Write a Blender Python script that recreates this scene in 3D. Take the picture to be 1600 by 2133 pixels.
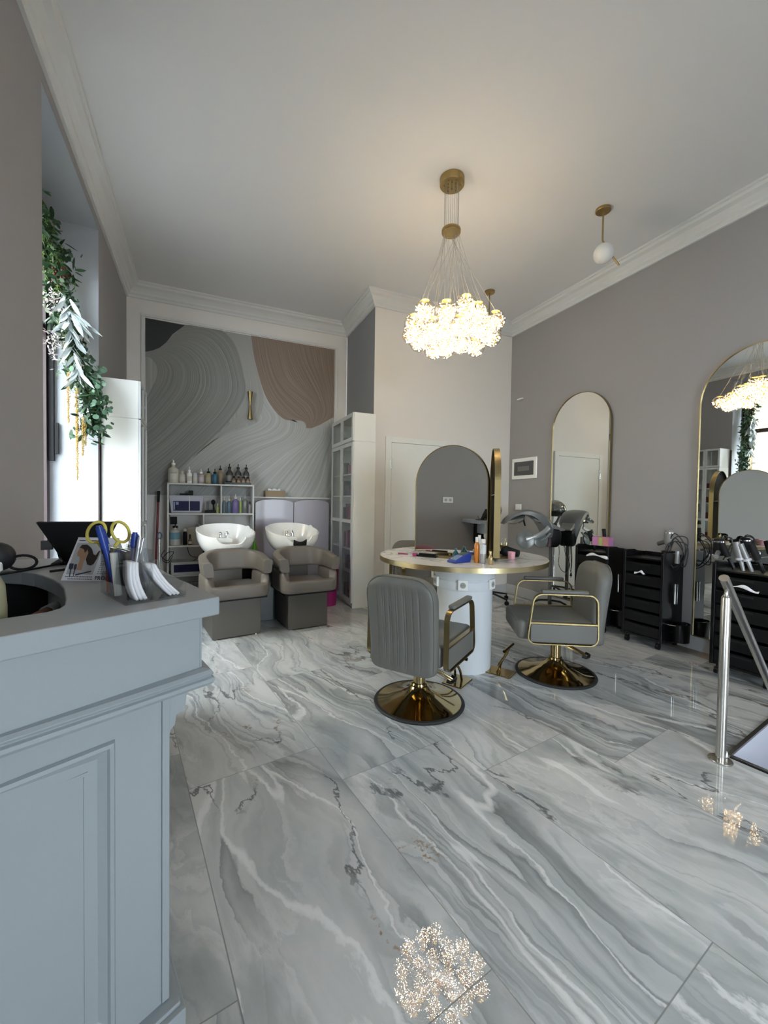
import bpy, bmesh, math, random
from mathutils import Vector, Matrix
import numpy as np
for o in list(bpy.data.objects): bpy.data.objects.remove(o, do_unlink=True)
S = bpy.context.scene; COL = S.collection
PI = math.pi; R = math.radians

# ------------------------------------------------------------------ camera
yaw, pitch, roll = 0.419432, 0.0258191, 0.0149922
_f = Vector((math.sin(yaw)*math.cos(pitch), math.cos(yaw)*math.cos(pitch), -math.sin(pitch)))
_r = Vector((math.cos(yaw), -math.sin(yaw), 0)); _u = _r.cross(_f)
_r2 = _r*math.cos(roll)+_u*math.sin(roll); _u2 = -_r*math.sin(roll)+_u*math.cos(roll)
cam = bpy.data.cameras.new('camera'); cam_o = bpy.data.objects.new('camera', cam); COL.objects.link(cam_o)
cam_o.matrix_world = Matrix(((_r2.x,_u2.x,-_f.x,0),(_r2.y,_u2.y,-_f.y,0),(_r2.z,_u2.z,-_f.z,1.30),(0,0,0,1)))
cam.sensor_fit = 'VERTICAL'; cam.sensor_height = 32.0; cam.lens = 852.69/2133*32.0
cam.clip_start = 0.02; cam.clip_end = 100
S.camera = cam_o

# ------------------------------------------------------------------ daylight and exposure
S.view_settings.view_transform = 'Standard'; S.view_settings.look = 'None'
S.view_settings.gamma = 1; S.view_settings.use_curve_mapping = False
S.view_settings.exposure = 1.2
W = bpy.data.worlds.new('daylight'); S.world = W; W.use_nodes = True
bg = W.node_tree.nodes['Background']
bg.inputs['Color'].default_value = (0.86, 0.93, 1.0, 1); bg.inputs['Strength'].default_value = 9.2
def portal(name, loc, rot, sx, sy):
    l = bpy.data.lights.new(name, 'AREA'); l.shape = 'RECTANGLE'; l.size = sx; l.size_y = sy
    l.cycles.is_portal = True
    o = bpy.data.objects.new(name, l); COL.objects.link(o); o.location = loc; o.rotation_euler = rot
portal('window_portal', (-1.30, 3.63, 1.85), (0, R(-90), 0), 3.5, 1.4)
portal('added_side_window_portal', (-1.30, -1.0, 1.95), (0, R(-90), 0), 2.7, 1.0)  # belongs to the added side window behind the camera
portal('added_front_window_portal', (1.8, -2.72, 1.3), (R(90), 0, 0), 1.6, 2.1)  # belongs to the window added in the wall behind the camera

# ------------------------------------------------------------------ materials
M = {}
def nmat(name):
    m = bpy.data.materials.new(name); m.use_nodes = True
    nt = m.node_tree; return m, nt, nt.nodes['Principled BSDF']
def mat(name, col, rough=.5, metal=0, spec=.5, bump=0, bscale=200, var=0, vscale=5, coat=0, emit=None, es=0, aniso=0, trans=0, ior=1.5, alpha=1):
    if name in M: return M[name]
    m, nt, p = nmat(name)
    p.inputs['Base Color'].default_value = (*col, 1); p.inputs['Roughness'].default_value = rough
    p.inputs['Metallic'].default_value = metal; p.inputs['Specular IOR Level'].default_value = spec
    p.inputs['Coat Weight'].default_value = coat; p.inputs['Coat Roughness'].default_value = .05
    p.inputs['Transmission Weight'].default_value = trans; p.inputs['IOR'].default_value = ior
    p.inputs['Anisotropic'].default_value = aniso; p.inputs['Alpha'].default_value = alpha
    if emit: p.inputs['Emission Color'].default_value = (*emit, 1); p.inputs['Emission Strength'].default_value = es
    N, L = nt.nodes, nt.links
    tc = N.new('ShaderNodeTexCoord')
    if var:
        n = N.new('ShaderNodeTexNoise'); n.inputs['Scale'].default_value = vscale; n.inputs['Detail'].default_value = 4
        L.new(tc.outputs['Object'], n.inputs['Vector'])
        r = N.new('ShaderNodeMapRange'); r.inputs['To Min'].default_value = 1-var; r.inputs['To Max'].default_value = 1+var
        L.new(n.outputs['Fac'], r.inputs['Value'])
        h = N.new('ShaderNodeHueSaturation'); h.inputs['Color'].default_value = (*col, 1)
        L.new(r.outputs['Result'], h.inputs['Value']); L.new(h.outputs['Color'], p.inputs['Base Color'])
    if bump:
        n = N.new('ShaderNodeTexNoise'); n.inputs['Scale'].default_value = bscale; n.inputs['Detail'].default_value = 3
        L.new(tc.outputs['Object'], n.inputs['Vector'])
        b = N.new('ShaderNodeBump'); b.inputs['Strength'].default_value = bump; b.inputs['Distance'].default_value = .002
        L.new(n.outputs['Fac'], b.inputs['Height']); L.new(b.outputs['Normal'], p.inputs['Normal'])
    M[name] = m; return m
WHITEW = mat('white_wall_paint', (.80,.77,.735), .75, bump=.15, bscale=300)
CEIL = mat('ceiling_paint', (.74,.735,.735), .85, bump=.1)
GREYW = mat('mauve_grey_wall_paint', (.345,.332,.335), .8, bump=.25, bscale=250)
CORN = mat('cornice_plaster', (.70,.70,.69), .7)
BASEW = mat('grey_white_skirting', (.52,.53,.55), .5)
COUNT = mat('pale_grey_lacquer', (.305,.34,.362), .45, bump=.12, bscale=500, var=.02)
COUNTT = mat('grey_worktop_laminate', (.40,.41,.42), .38, bump=.1, bscale=400)
GOLD = mat('brushed_gold', (.34,.265,.13), .33, 1, var=.05, vscale=30)
GOLDP = mat('polished_gold', (.44,.34,.17), .09, 1)
BRASSD = mat('aged_brass', (.42,.30,.13), .35, 1, var=.1)
RIM = mat('satin_gold_edge', (.72,.61,.36), .28, 1)
FABRIC = mat('grey_leatherette', (.145,.145,.135), .48, bump=.2, bscale=300, var=.04)
TAUPE = mat('taupe_leatherette', (.15,.13,.112), .45, bump=.2, bscale=220, var=.05)
TAUPEB = mat('taupe_laminate', (.105,.095,.082), .5, var=.04)
CERAM = mat('white_ceramic', (.90,.90,.88), .12, coat=.5)
CHROME = mat('chrome', (.75,.76,.78), .08, 1)
STEEL = mat('brushed_steel', (.56,.54,.51), .27, 1, var=.06, vscale=60)
BLACK = mat('black_plastic', (.005,.005,.006), .3, spec=.28)
BLACKM = mat('matt_black', (.009,.009,.010), .65, spec=.3)
RUBBER = mat('black_rubber', (.02,.02,.02), .6)
WHITEP = mat('white_laminate', (.82,.83,.80), .35, var=.015)
FRAMEW = mat('white_foil_frame', (.66,.68,.69), .35)
SHELFW = mat('white_metal_shelf', (.62,.62,.59), .45)
LAV = mat('lavender_gloss_panel', (.42,.40,.46), .3, coat=.15, var=.03)
BROWNF = mat('dark_brown_window_frame', (.045,.022,.022), .4)
MIRR = mat('mirror_silvering', (.86,.88,.87), .0, 1)
DKGREEN = mat('dark_green_plastic', (.03,.05,.055), .35)
GREYP = mat('silver_grey_plastic', (.115,.117,.118), .33, coat=.2)
GREYL = mat('light_silver_plastic', (.34,.35,.35), .3, metal=.4)
SMOKE = mat('smoked_grey_disc', (.12,.135,.135), .22)
COLW = mat('white_blue_column_paint', (.66,.70,.75), .45)
PINKC = mat('pink_ceramic', (.85,.42,.48), .3)
MAG = mat('magenta_plastic', (.28,.01,.12), .35)
GREENB = mat('bright_green_plastic', (.10,.32,.01), .25)
BLUEP = mat('royal_blue_plastic', (.015,.05,.30), .35)
PAPER = mat('white_paper', (.82,.82,.86), .7)
YELLOW = mat('yellow_handle', (.62,.52,.10), .4)
STRIPW = mat('beige_floor_strip', (.30,.25,.20), .5, var=.1)
OCHRE = mat('ochre_facade_plaster', (.40,.31,.17), .9, var=.05)
OCHREL = mat('pale_facade_moulding', (.46,.40,.28), .9)
STREET = mat('grey_street', (.22,.22,.22), .9, var=.1)
def glassmat(name, tint=(1,1,1), refl=.12, rough=.02):
    m, nt, p = nmat(name); N, L = nt.nodes, nt.links
    N.remove(p); out = N['Material Output']
    t = N.new('ShaderNodeBsdfTransparent'); t.inputs['Color'].default_value = (*tint, 1)
    g = N.new('ShaderNodeBsdfGlossy'); g.inputs['Roughness'].default_value = rough
    lw = N.new('ShaderNodeLayerWeight'); lw.inputs['Blend'].default_value = .5
    mx = N.new('ShaderNodeMixShader'); pw = N.new('ShaderNodeMath'); pw.operation = 'POWER'; pw.inputs[1].default_value = 4
    a = N.new('ShaderNodeMath'); a.operation = 'MULTIPLY_ADD'; a.inputs[1].default_value = .75; a.inputs[2].default_value = .035+refl*.1
    L.new(lw.outputs['Facing'], pw.inputs[0]); L.new(pw.outputs['Value'], a.inputs[0]); L.new(a.outputs['Value'], mx.inputs['Fac'])
    L.new(t.outputs['BSDF'], mx.inputs[1]); L.new(g.outputs['BSDF'], mx.inputs[2]); L.new(mx.outputs['Shader'], out.inputs['Surface'])
    M[name] = m; return m
GLASS = glassmat('clear_glass', (.93,.95,.95))
GLOBE = glassmat('champagne_globe_glass', (.98,.95,.88), .1)
ACRYL = glassmat('clear_acrylic', (.965,.975,.98), .5)
PETR = glassmat('smoked_visor', (.35,.38,.38), .3)
def emis(name, col, s):
    m, nt, p = nmat(name); p.inputs['Base Color'].default_value = (*col, 1)
    p.inputs['Emission Color'].default_value = (*col, 1); p.inputs['Emission Strength'].default_value = s
    M[name] = m; return m
LED = emis('warm_led_glow', (1.0, .86, .66), 110)
LEDW = emis('warm_crystal_glow', (1.0, .62, .22), 1.2)
MOON = mat('opal_white_glass', (.80,.80,.78), .3, coat=.3)

def math_node(N, L, op, a, b=None, c=None):
    n = N.new('ShaderNodeMath'); n.operation = op
    for i, v in enumerate((a, b, c)):
        if v is None: continue
        if isinstance(v, (int, float)): n.inputs[i].default_value = v
        else: L.new(v, n.inputs[i])
    return n.outputs[0]
TY = -0.155116                                     # tile direction
def marble_floor():
    m, nt, p = nmat('polished_marble_tiles'); N, L = nt.nodes, nt.links
    geo = N.new('ShaderNodeNewGeometry'); mp = N.new('ShaderNodeMapping'); mp.vector_type = 'POINT'
    mp.inputs['Rotation'].default_value = (0, 0, TY)      # u = along tile width, t = along tile length
    mp.inputs['Rotation'].default_value = (0, 0, TY)
    L.new(geo.outputs['Position'], mp.inputs['Vector'])
    sp = N.new('ShaderNodeSeparateXYZ'); L.new(mp.outputs['Vector'], sp.inputs[0])
    mt = lambda *a: math_node(N, L, *a)
    # Mapping rotates by TY: x' = x cos - y sin(TY) ; with TY<0 this gives u=(.988x+.1545y)
    U, T = sp.outputs['X'], sp.outputs['Y']
    uk = mt('DIVIDE', mt('SUBTRACT', U, .258), .614); k = mt('FLOOR', uk); fu = mt('FRACT', uk)
    tk = mt('DIVIDE', mt('SUBTRACT', mt('MULTIPLY_ADD', k, .303, T), 1.972), 1.215); j = mt('FLOOR', tk); ft = mt('FRACT', tk)
    du = mt('MULTIPLY', mt('MINIMUM', fu, mt('SUBTRACT', 1, fu)), .614)
    dt = mt('MULTIPLY', mt('MINIMUM', ft, mt('SUBTRACT', 1, ft)), 1.215)
    dmin = mt('MINIMUM', du, dt)
    grout = mt('LESS_THAN', dmin, .0018)
    # per tile shift
    tid = mt('ADD', mt('MULTIPLY', k, 7.31), mt('MULTIPLY', j, 3.77))
    cz = N.new('ShaderNodeCombineXYZ')
    # veins lean ~ 12 deg from tile length
    uu = mt('ADD', U, mt('MULTIPLY', T, .10))
    L.new(mt('MULTIPLY', uu, 1.0), cz.inputs[0]); L.new(mt('MULTIPLY', T, .42), cz.inputs[1]); L.new(mt('MULTIPLY', tid, .13), cz.inputs[2])
    def noise(vec, sc, det=5, rough=.55, dist=0):
        n = N.new('ShaderNodeTexNoise'); n.inputs['Scale'].default_value = sc; n.inputs['Detail'].default_value = det
        n.inputs['Roughness'].default_value = rough; n.inputs['Distortion'].default_value = dist; L.new(vec, n.inputs['Vector']); return n
    def vadd(a, b, s):
        v = N.new('ShaderNodeVectorMath'); v.operation = 'MULTIPLY_ADD'; L.new(b, v.inputs[0]); v.inputs[1].default_value = (s, s, s); L.new(a, v.inputs[2]); return v.outputs[0]
    w1 = noise(cz.outputs[0], 1.6, 3)
    warped = vadd(cz.outputs[0], w1.outputs['Color'], .55)
    w2 = noise(warped, 7, 4, .6)
    warped2 = vadd(warped, w2.outputs['Color'], .05)
    def ramp(v, pts):
        r = N.new('ShaderNodeValToRGB'); e = r.color_ramp.elements
        while len(e) < len(pts): e.new(.5)
        for el, (x, c) in zip(e, pts): el.position = x; el.color = (*c, 1) if len(c) == 3 else c
        L.new(v, r.inputs['Fac']); return r.outputs['Color']
    def mix(f, a, b, mode='MIX'):
        x = N.new('ShaderNodeMix'); x.data_type = 'RGBA'; x.blend_type = mode
        if isinstance(f, float): x.inputs[0].default_value = f
        else: L.new(f, x.inputs[0])
        for i, v in ((6, a), (7, b)):
            if isinstance(v, tuple): x.inputs[i].default_value = (*v, 1)
            else: L.new(v, x.inputs[i])
        return x.outputs[2]
    # long direction coordinate, bent by slow and quick wiggles
    cw_ = N.new('ShaderNodeCombineXYZ'); L.new(U, cw_.inputs[0]); L.new(mt('MULTIPLY', T, .55), cw_.inputs[1]); L.new(mt('MULTIPLY', tid, .17), cw_.inputs[2])
    n_s = noise(cw_.outputs[0], 1.5, 2, .5).outputs['Fac']; n_q = noise(cw_.outputs[0], 7, 6, .62).outputs['Fac']
    q = mt('ADD', mt('ADD', uu, mt('MULTIPLY', n_s, .75)), mt('MULTIPLY', n_q, .13))
    def vec(a, b_, off):
        c = N.new('ShaderNodeCombineXYZ'); L.new(mt('MULTIPLY', q, a), c.inputs[0]); L.new(mt('MULTIPLY', T, b_), c.inputs[1]); L.new(mt('MULTIPLY_ADD', tid, .21, off), c.inputs[2]); return c.outputs[0]
    st = noise(vec(3.2, .30, 0), 1, 5, .56).outputs['Fac']
    base = ramp(st, [(.28,(.22,.235,.24)),(.40,(.35,.37,.375)),(.485,(.53,.55,.56)),(.50,(.41,.43,.435)),(.60,(.58,.59,.59)),(.75,(.64,.64,.64))])
    cloud = ramp(noise(warped, 3.0, 7, .58).outputs['Fac'], [(.30,(.32,.34,.345)),(.44,(.45,.47,.47)),(.50,(.61,.615,.615)),(.512,(.51,.525,.53)),(.60,(.60,.60,.60)),(.75,(.45,.46,.465))])
    cm = ramp(noise(cw_.outputs[0], 1.15, 2).outputs['Fac'], [(.44,(0,0,0)),(.54,(1,1,1))])
    c1 = mix(cm, base, cloud)
    # one sided dark bands and thin veins that follow the long direction
    dv = noise(vec(2.3, .22, 9), 1, 3, .5).outputs['Fac']
    band = ramp(dv, [(.455,(1,1,1)),(.50,(.56,.57,.58)),(.508,(.44,.445,.45)),(.513,(1,1,1))])
    c1 = mix(mt('MULTIPLY', mt('SUBTRACT', 1, mt('MULTIPLY', cm, .75)), .85), c1, mix(1.0, c1, band, 'MULTIPLY'))
    dv2 = noise(vec(3.7, .3, 21), 1, 3, .5).outputs['Fac']
    band2 = ramp(dv2, [(.45,(1,1,1)),(.484,(.70,.71,.72)),(.488,(1,1,1)),(.53,(1,1,1)),(.536,(.62,.63,.64)),(.56,(1,1,1))])
    c1 = mix(mt('SUBTRACT', 1, mt('MULTIPLY', cm, .6)), c1, mix(1.0, c1, band2, 'MULTIPLY'))
    wv = ramp(mt('ABSOLUTE', mt('SUBTRACT', noise(vec(2.1, .25, 33), 1, 2, .5).outputs['Fac'], .5)), [(0,(1,1,1)),(.003,(1,1,1)),(.007,(0,0,0))])
    c2 = mix(mt('MULTIPLY', wv, .6), c1, (.84,.84,.84))
    cv = vadd(cz.outputs[0], noise(cz.outputs[0], 3.2, 6, .65).outputs['Color'], .35)
    cr = mt('ABSOLUTE', mt('SUBTRACT', noise(cv, 1.7, 2, .5).outputs['Fac'], .47))
    msk = ramp(noise(cz.outputs[0], 4.0, 3).outputs['Fac'], [(.46,(0,0,0)),(.56,(1,1,1))])
    dk = ramp(cr, [(0,(1,1,1)),(.003,(.95,.95,.95)),(.008,(0,0,0))])
    c3 = mix(mt('MULTIPLY', mt('MULTIPLY', dk, msk), .8), c2, (.07,.07,.075))
    brm = ramp(cr, [(0,(1,1,1)),(.008,(1,1,1)),(.016,(0,0,0))])
    sp2 = ramp(noise(geo.outputs['Position'], 60, 3).outputs['Fac'], [(.5,(0,0,0)),(.6,(1,1,1))])
    msk2 = ramp(noise(cz.outputs[0], 5.5, 2).outputs['Fac'], [(.56,(0,0,0)),(.64,(1,1,1))])
    c4 = mix(mt('MULTIPLY', mt('MULTIPLY', brm, sp2), msk2), c3, (.30,.21,.14))
    c5 = mix(mt('MULTIPLY', grout, .75), c4, (.16,.16,.155))
    L.new(c5, p.inputs['Base Color'])
    p.inputs['Roughness'].default_value = .045; p.inputs['Specular IOR Level'].default_value = .55
    rr = mt('MULTIPLY_ADD', grout, .5, .012); L.new(rr, p.inputs['Roughness'])
    n3 = noise(geo.outputs['Position'], 9, 2); b = N.new('ShaderNodeBump'); b.inputs['Strength'].default_value = .012; b.inputs['Distance'].default_value = .01
    L.new(n3.outputs['Fac'], b.inputs['Height']); L.new(b.outputs['Normal'], p.inputs['Normal'])
    return m
FLOOR = marble_floor()
def tabletop_marble():
    m, nt, p = nmat('white_marble_top'); N, L = nt.nodes, nt.links
    tc = N.new('ShaderNodeTexCoord'); n0 = N.new('ShaderNodeTexNoise'); n0.inputs['Scale'].default_value = 3; n0.inputs['Detail'].default_value = 6; n0.inputs['Distortion'].default_value = 1.2
    L.new(tc.outputs['Object'], n0.inputs['Vector'])
    r = N.new('ShaderNodeValToRGB'); e = r.color_ramp.elements; e[0].position = .44; e[0].color = (.66,.66,.65,1); e[1].position = .53; e[1].color = (.66,.66,.65,1)
    x = e.new(.488); x.color = (.36,.36,.36,1); x = e.new(.46); x.color = (.64,.64,.63,1); x = e.new(.51); x.color = (.60,.60,.60,1)
    L.new(n0.outputs['Fac'], r.inputs['Fac']); L.new(r.outputs['Color'], p.inputs['Base Color']); p.inputs['Roughness'].default_value = .25
    return m
TMARB = tabletop_marble()
def stripes(name, c0, c1, freq=90, rough=.6, lo=.3, hi=.7):
    m, nt, p = nmat(name); N, L = nt.nodes, nt.links
    uv = N.new('ShaderNodeUVMap'); mp = N.new('ShaderNodeMapping'); mp.inputs['Scale'].default_value = (freq, .8, 1)
    L.new(uv.outputs['UV'], mp.inputs['Vector'])
    n = N.new('ShaderNodeTexNoise'); n.inputs['Scale'].default_value = 1; n.inputs['Detail'].default_value = 3; n.inputs['Roughness'].default_value = .7
    L.new(mp.outputs['Vector'], n.inputs['Vector'])
    r = N.new('ShaderNodeValToRGB'); e = r.color_ramp.elements; e[0].position = lo; e[0].color = (*c0, 1); e[1].position = hi; e[1].color = (*c1, 1)
    L.new(n.outputs['Fac'], r.inputs['Fac']); L.new(r.outputs['Color'], p.inputs['Base Color']); p.inputs['Roughness'].default_value = rough
    M[name] = m; return m

# ------------------------------------------------------------------ mesh builder
class MB:
    def __init__(s): s.v = []; s.f = []; s.sm = []; s.mi = []; s.uv = {}
    def add(s, vs, fs, smooth=False, mi=0, uvs=None):
        b = len(s.v); s.v += [tuple(v) for v in vs]
        for i, f in enumerate(fs):
            s.f.append(tuple(b+k for k in f)); s.sm.append(smooth); s.mi.append(mi)
            if uvs: s.uv[len(s.f)-1] = [uvs[k] for k in f]
        return s
    def box(s, x0, x1, y0, y1, z0, z1, mi=0, bev=0):
        if bev:
            bm = bmesh.new(); bmesh.ops.create_cube(bm, size=1)
            for v in bm.verts: v.co = Vector(((x0+x1)/2+v.co.x*(x1-x0), (y0+y1)/2+v.co.y*(y1-y0), (z0+z1)/2+v.co.z*(z1-z0)))
            bmesh.ops.bevel(bm, geom=bm.edges[:], offset=bev, segments=3, affect='EDGES', profile=.5)
            bm.verts.ensure_lookup_table(); s.add([v.co for v in bm.verts], [[v.index for v in f.verts] for f in bm.faces], True, mi); bm.free(); return s
        vs = [(x,y,z) for z in (z0,z1) for y in (y0,y1) for x in (x0,x1)]
        return s.add(vs, [(0,2,3,1),(4,5,7,6),(0,1,5,4),(2,6,7,3),(0,4,6,2),(1,3,7,5)], False, mi)
    def prism(s, pts, z0, z1, mi=0, smooth=False, axis='z'):
        n = len(pts)
        def q(p, z): return (p[0],p[1],z) if axis == 'z' else ((p[0],z,p[1]) if axis == 'y' else (z,p[0],p[1]))
        vs = [q(p, z0) for p in pts]+[q(p, z1) for p in pts]
        fs = [(i,(i+1)%n,n+(i+1)%n,n+i) for i in range(n)]
        s.add(vs, fs, smooth, mi); b = len(s.v)-2*n
        s.f.append(tuple(b+i for i in reversed(range(n)))); s.sm.append(False); s.mi.append(mi)
        s.f.append(tuple(b+n+i for i in range(n))); s.sm.append(False); s.mi.append(mi); return s
    def lathe(s, prof, c=(0,0,0), n=32, mi=0, smooth=True, cap=True, sx=1, sy=1, ax=None):
        vs = []; m = len(prof)
        for i in range(n):
            a = 2*PI*i/n
            for r, z in prof: vs.append(Vector((r*math.cos(a)*sx, r*math.sin(a)*sy, z)))
        if ax is not None:
            q = Vector((0,0,1)).rotation_difference(Vector(ax).normalized()); vs = [q@v for v in vs]
        vs = [v+Vector(c) for v in vs]; fs = []
        for i in range(n):
            k = (i+1) % n
            for j in range(m-1): fs.append((i*m+j, k*m+j, k*m+j+1, i*m+j+1))
        if cap:
            if prof[0][0] > 1e-6: fs.append(tuple(i*m for i in reversed(range(n))))
            if prof[-1][0] > 1e-6: fs.append(tuple(i*m+m-1 for i in range(n)))
        return s.add(vs, fs, smooth, mi)
    def cyl(s, a, b, r, r2=None, n=16, mi=0, cap=True):
        a, b = Vector(a), Vector(b); d = b-a; r2 = r if r2 is None else r2
        return s.lathe([(r,0),(r2,d.length)], a, n, mi, True, cap, ax=d)
    def sphere(s, c, r, n=16, mi=0, sz=1):
        m = n//2; prof = [(max(0,r*math.sin(PI*j/m)), -r*sz*math.cos(PI*j/m)) for j in range(m+1)]
        return s.lathe(prof, c, n, mi, True, False)
    def sweep(s, path, w, h=None, closed=False, n=8, mi=0, up=(0,0,1), flat=False):
        P = [Vector(p) for p in path]; m = len(P); rings = []; up = Vector(up); h = w if h is None else h
        if flat: prof = [(-w,-h),(w,-h),(w,h),(-w,h)]
        else: prof = [(w*math.cos(2*PI*i/n), h*math.sin(2*PI*i/n)) for i in range(n)]
        k = len(prof); last = None; vs = []
        for i in range(m):
            if closed: t = P[(i+1)%m]-P[(i-1)%m]
            else: t = P[min(i+1,m-1)]-P[max(i-1,0)]
            t.normalize(); x = t.cross(up)
            if x.length < .05: x = last.copy() if last else t.cross(Vector((1,0,0)))
            if last is not None and x.dot(last) < 0 and not flat: pass
            x.normalize(); last = x; y = x.cross(t)
            for a, b in prof: vs.append(P[i]+x*a+y*b)
        fs = []
        for i in range(m if closed else m-1):
            for j in range(k): fs.append((i*k+j, i*k+(j+1)%k, ((i+1)%m)*k+(j+1)%k, ((i+1)%m)*k+j))
        if not closed: fs.append(tuple(reversed(range(k)))); fs.append(tuple((m-1)*k+j for j in range(k)))
        return s.add(vs, fs, not flat, mi)
    def grid(s, F, nu, nv, mi=0, smooth=True, cu=False, cv=False, uv=False):
        vs = [F(i/nu, j/nv) for i in range(nu if cu else nu+1) for j in range(nv if cv else nv+1)]
        uvs = [(i/nu, j/nv) for i in range(nu if cu else nu+1) for j in range(nv if cv else nv+1)] if uv else None
        W_ = nv if cv else nv+1; H_ = nu if cu else nu+1
        fs = [(i*W_+j, ((i+1)%H_)*W_+j, ((i+1)%H_)*W_+(j+1)%W_, i*W_+(j+1)%W_) for i in range(nu) for j in range(nv)]
        return s.add(vs, fs, smooth, mi, uvs)
    def build(s, name, mats, parent=None, loc=None, rot=None, bevel=0, solid=0, subsurf=0, fix=True):
        me = bpy.data.meshes.new(name); me.from_pydata(s.v, [], s.f)
        for i, p in enumerate(me.polygons): p.use_smooth = s.sm[i]; p.material_index = s.mi[i]
        if s.uv:
            ul = me.uv_layers.new(name='UVMap')
            for p in me.polygons:
                if p.index in s.uv:
                    for li, u in zip(p.loop_indices, s.uv[p.index]): ul.data[li].uv = u
        bm = bmesh.new(); bm.from_mesh(me)
        if fix: bmesh.ops.recalc_face_normals(bm, faces=bm.faces)
        for e_ in bm.edges:
            if len(e_.link_faces) == 2 and e_.calc_face_angle(0) > R(42): e_.smooth = False
        bm.to_mesh(me); bm.free()
        if not isinstance(mats, (list, tuple)): mats = [mats]
        for m in mats: me.materials.append(m)
        o = bpy.data.objects.new(name, me); COL.objects.link(o)
        if parent is not None: o.parent = parent
        if loc is not None: o.location = loc
        if rot is not None: o.rotation_euler = rot
        if solid: md = o.modifiers.new('solid', 'SOLIDIFY'); md.thickness = solid; md.offset = 0
        if subsurf: md = o.modifiers.new('sub', 'SUBSURF'); md.levels = subsurf; md.render_levels = subsurf
        if bevel:
            md = o.modifiers.new('bev', 'BEVEL'); md.width = bevel; md.segments = 3; md.limit_method = 'ANGLE'; md.angle_limit = R(40); md.harden_normals = False
        return o
def tag(o, label, cat, group=None, kind=None):
    o['label'] = label; o['category'] = cat
    if group: o['group'] = group
    if kind: o['kind'] = kind
    return o
def thing(name, label, cat, loc=(0,0,0), rz=0, group=None):
    o = bpy.data.objects.new(name, None); COL.objects.link(o); o.location = loc; o.rotation_euler = (0,0,rz)
    o.empty_display_size = .05
    return tag(o, label, cat, group)
def struct(o): o['kind'] = 'structure'; return o
def dup(src, loc=None, rz=None, label=None, group=None):
    def rec(o, par):
        c = o.copy(); COL.objects.link(c)
        if par is not None: c.parent = par; c.matrix_parent_inverse = o.matrix_parent_inverse
        for ch in kids(o): rec(ch, c)
        return c
    r = rec(src, None)
    if loc is not None: r.location = loc
    if rz is not None: r.rotation_euler[2] = rz
    if label: r['label'] = label
    if group: r['group'] = group
    return r
def kids(o): return [c for c in bpy.data.objects if c.parent is o]
def arc(cx, cy, r, a0, a1, n): return [(cx+r*math.cos(a0+(a1-a0)*i/n), cy+r*math.sin(a0+(a1-a0)*i/n)) for i in range(n+1)]
def rrect(x0, x1, y0, y1, r, n=5):
    return arc(x1-r,y1-r,r,0,PI/2,n)+arc(x0+r,y1-r,r,PI/2,PI,n)+arc(x0+r,y0+r,r,PI,1.5*PI,n)+arc(x1-r,y0+r,r,1.5*PI,2*PI,n)
def catmull(pts, n=8):
    P = [Vector(p) for p in pts]; out = []
    for i in range(len(P)-1):
        a, b, c, d = P[max(i-1,0)], P[i], P[i+1], P[min(i+2,len(P)-1)]
        for k in range(n):
            t = k/n; out.append(.5*((2*b)+(c-a)*t+(2*a-5*b+4*c-d)*t*t+(3*b-a-3*c+d)*t**3))
    out.append(P[-1]); return out
def text(s, size, matl, parent, loc, rot, name='lettering', extrude=.0004):
    c = bpy.data.curves.new(name, 'FONT'); c.body = s; c.size = size; c.extrude = extrude; c.align_x = 'LEFT'
    o = bpy.data.objects.new(name, c); COL.objects.link(o)
    dg = bpy.context.evaluated_depsgraph_get(); me = bpy.data.meshes.new_from_object(o.evaluated_get(dg))
    bpy.data.objects.remove(o); me.materials.clear(); me.materials.append(matl)
    o = bpy.data.objects.new(name, me); COL.objects.link(o); o.parent = parent; o.location = loc; o.rotation_euler = rot; return o

# ================================================================== SETTING
XL, XR, YB, YB2, XS = -0.824, 4.084, 4.713, 5.766, 1.944
CZ, YF = 3.85, -2.6
tu = Vector((.988, .1545)); tt = Vector((-.1545, .988))
c0 = Vector((2.515, 1.18)); c1 = c0+tu*1.25; c2 = c1-tt*1.05; c3 = c0-tt*1.05
# floor with the stair opening
b = MB(); xa, xb = -1.32, XR+.1
outer = [(xa,YF-.1),(xb,YF-.1),(xb,YB2+.1),(xa,YB2+.1)]; inner = [c3,c2,c1,c0]
vs = [(x,y,0) for x,y in outer]+[(p.x,p.y,0) for p in inner]
b.add(vs, [(0,1,5,4),(1,2,6,5),(2,3,7,6),(3,0,4,7)])
struct(b.build('floor', FLOOR, fix=False))
for p in bpy.data.objects['floor'].data.polygons:
    if p.normal.z < 0: p.flip()
STAIRW = mat('pale_blue_stairwell_paint', (.62,.64,.74), .4)
b = MB()
for p, q in ((c0,c1),(c1,c2),(c2,c3),(c3,c0)):
    b.add([(p.x,p.y,-.003),(q.x,q.y,-.003),(q.x,q.y,-2.4),(p.x,p.y,-2.4)], [(0,1,2,3)])
struct(b.build('wall_stairwell', STAIRW))
b = MB()
for i in range(6):
    a = c0+tu*(.0+i*.22); d = c0+tu*(.22+i*.22+.02)
    if (d-c0).length > 1.25: d = c0+tu*1.249
    e = d-tt*1.05; g = a-tt*1.05
    b.add([(a.x,a.y,-.19*(i+1)),(d.x,d.y,-.19*(i+1)),(e.x,e.y,-.19*(i+1)),(g.x,g.y,-.19*(i+1)),
           (a.x,a.y,-.19*(i+2)),(d.x,d.y,-.19*(i+2)),(e.x,e.y,-.19*(i+2)),(g.x,g.y,-.19*(i+2))], [(0,1,2,3),(1,5,6,2),(0,4,5,1),(3,2,6,7)])
struct(b.build('floor_stairs', mat('grey_stair_stone', (.3,.31,.33), .4)))
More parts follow.
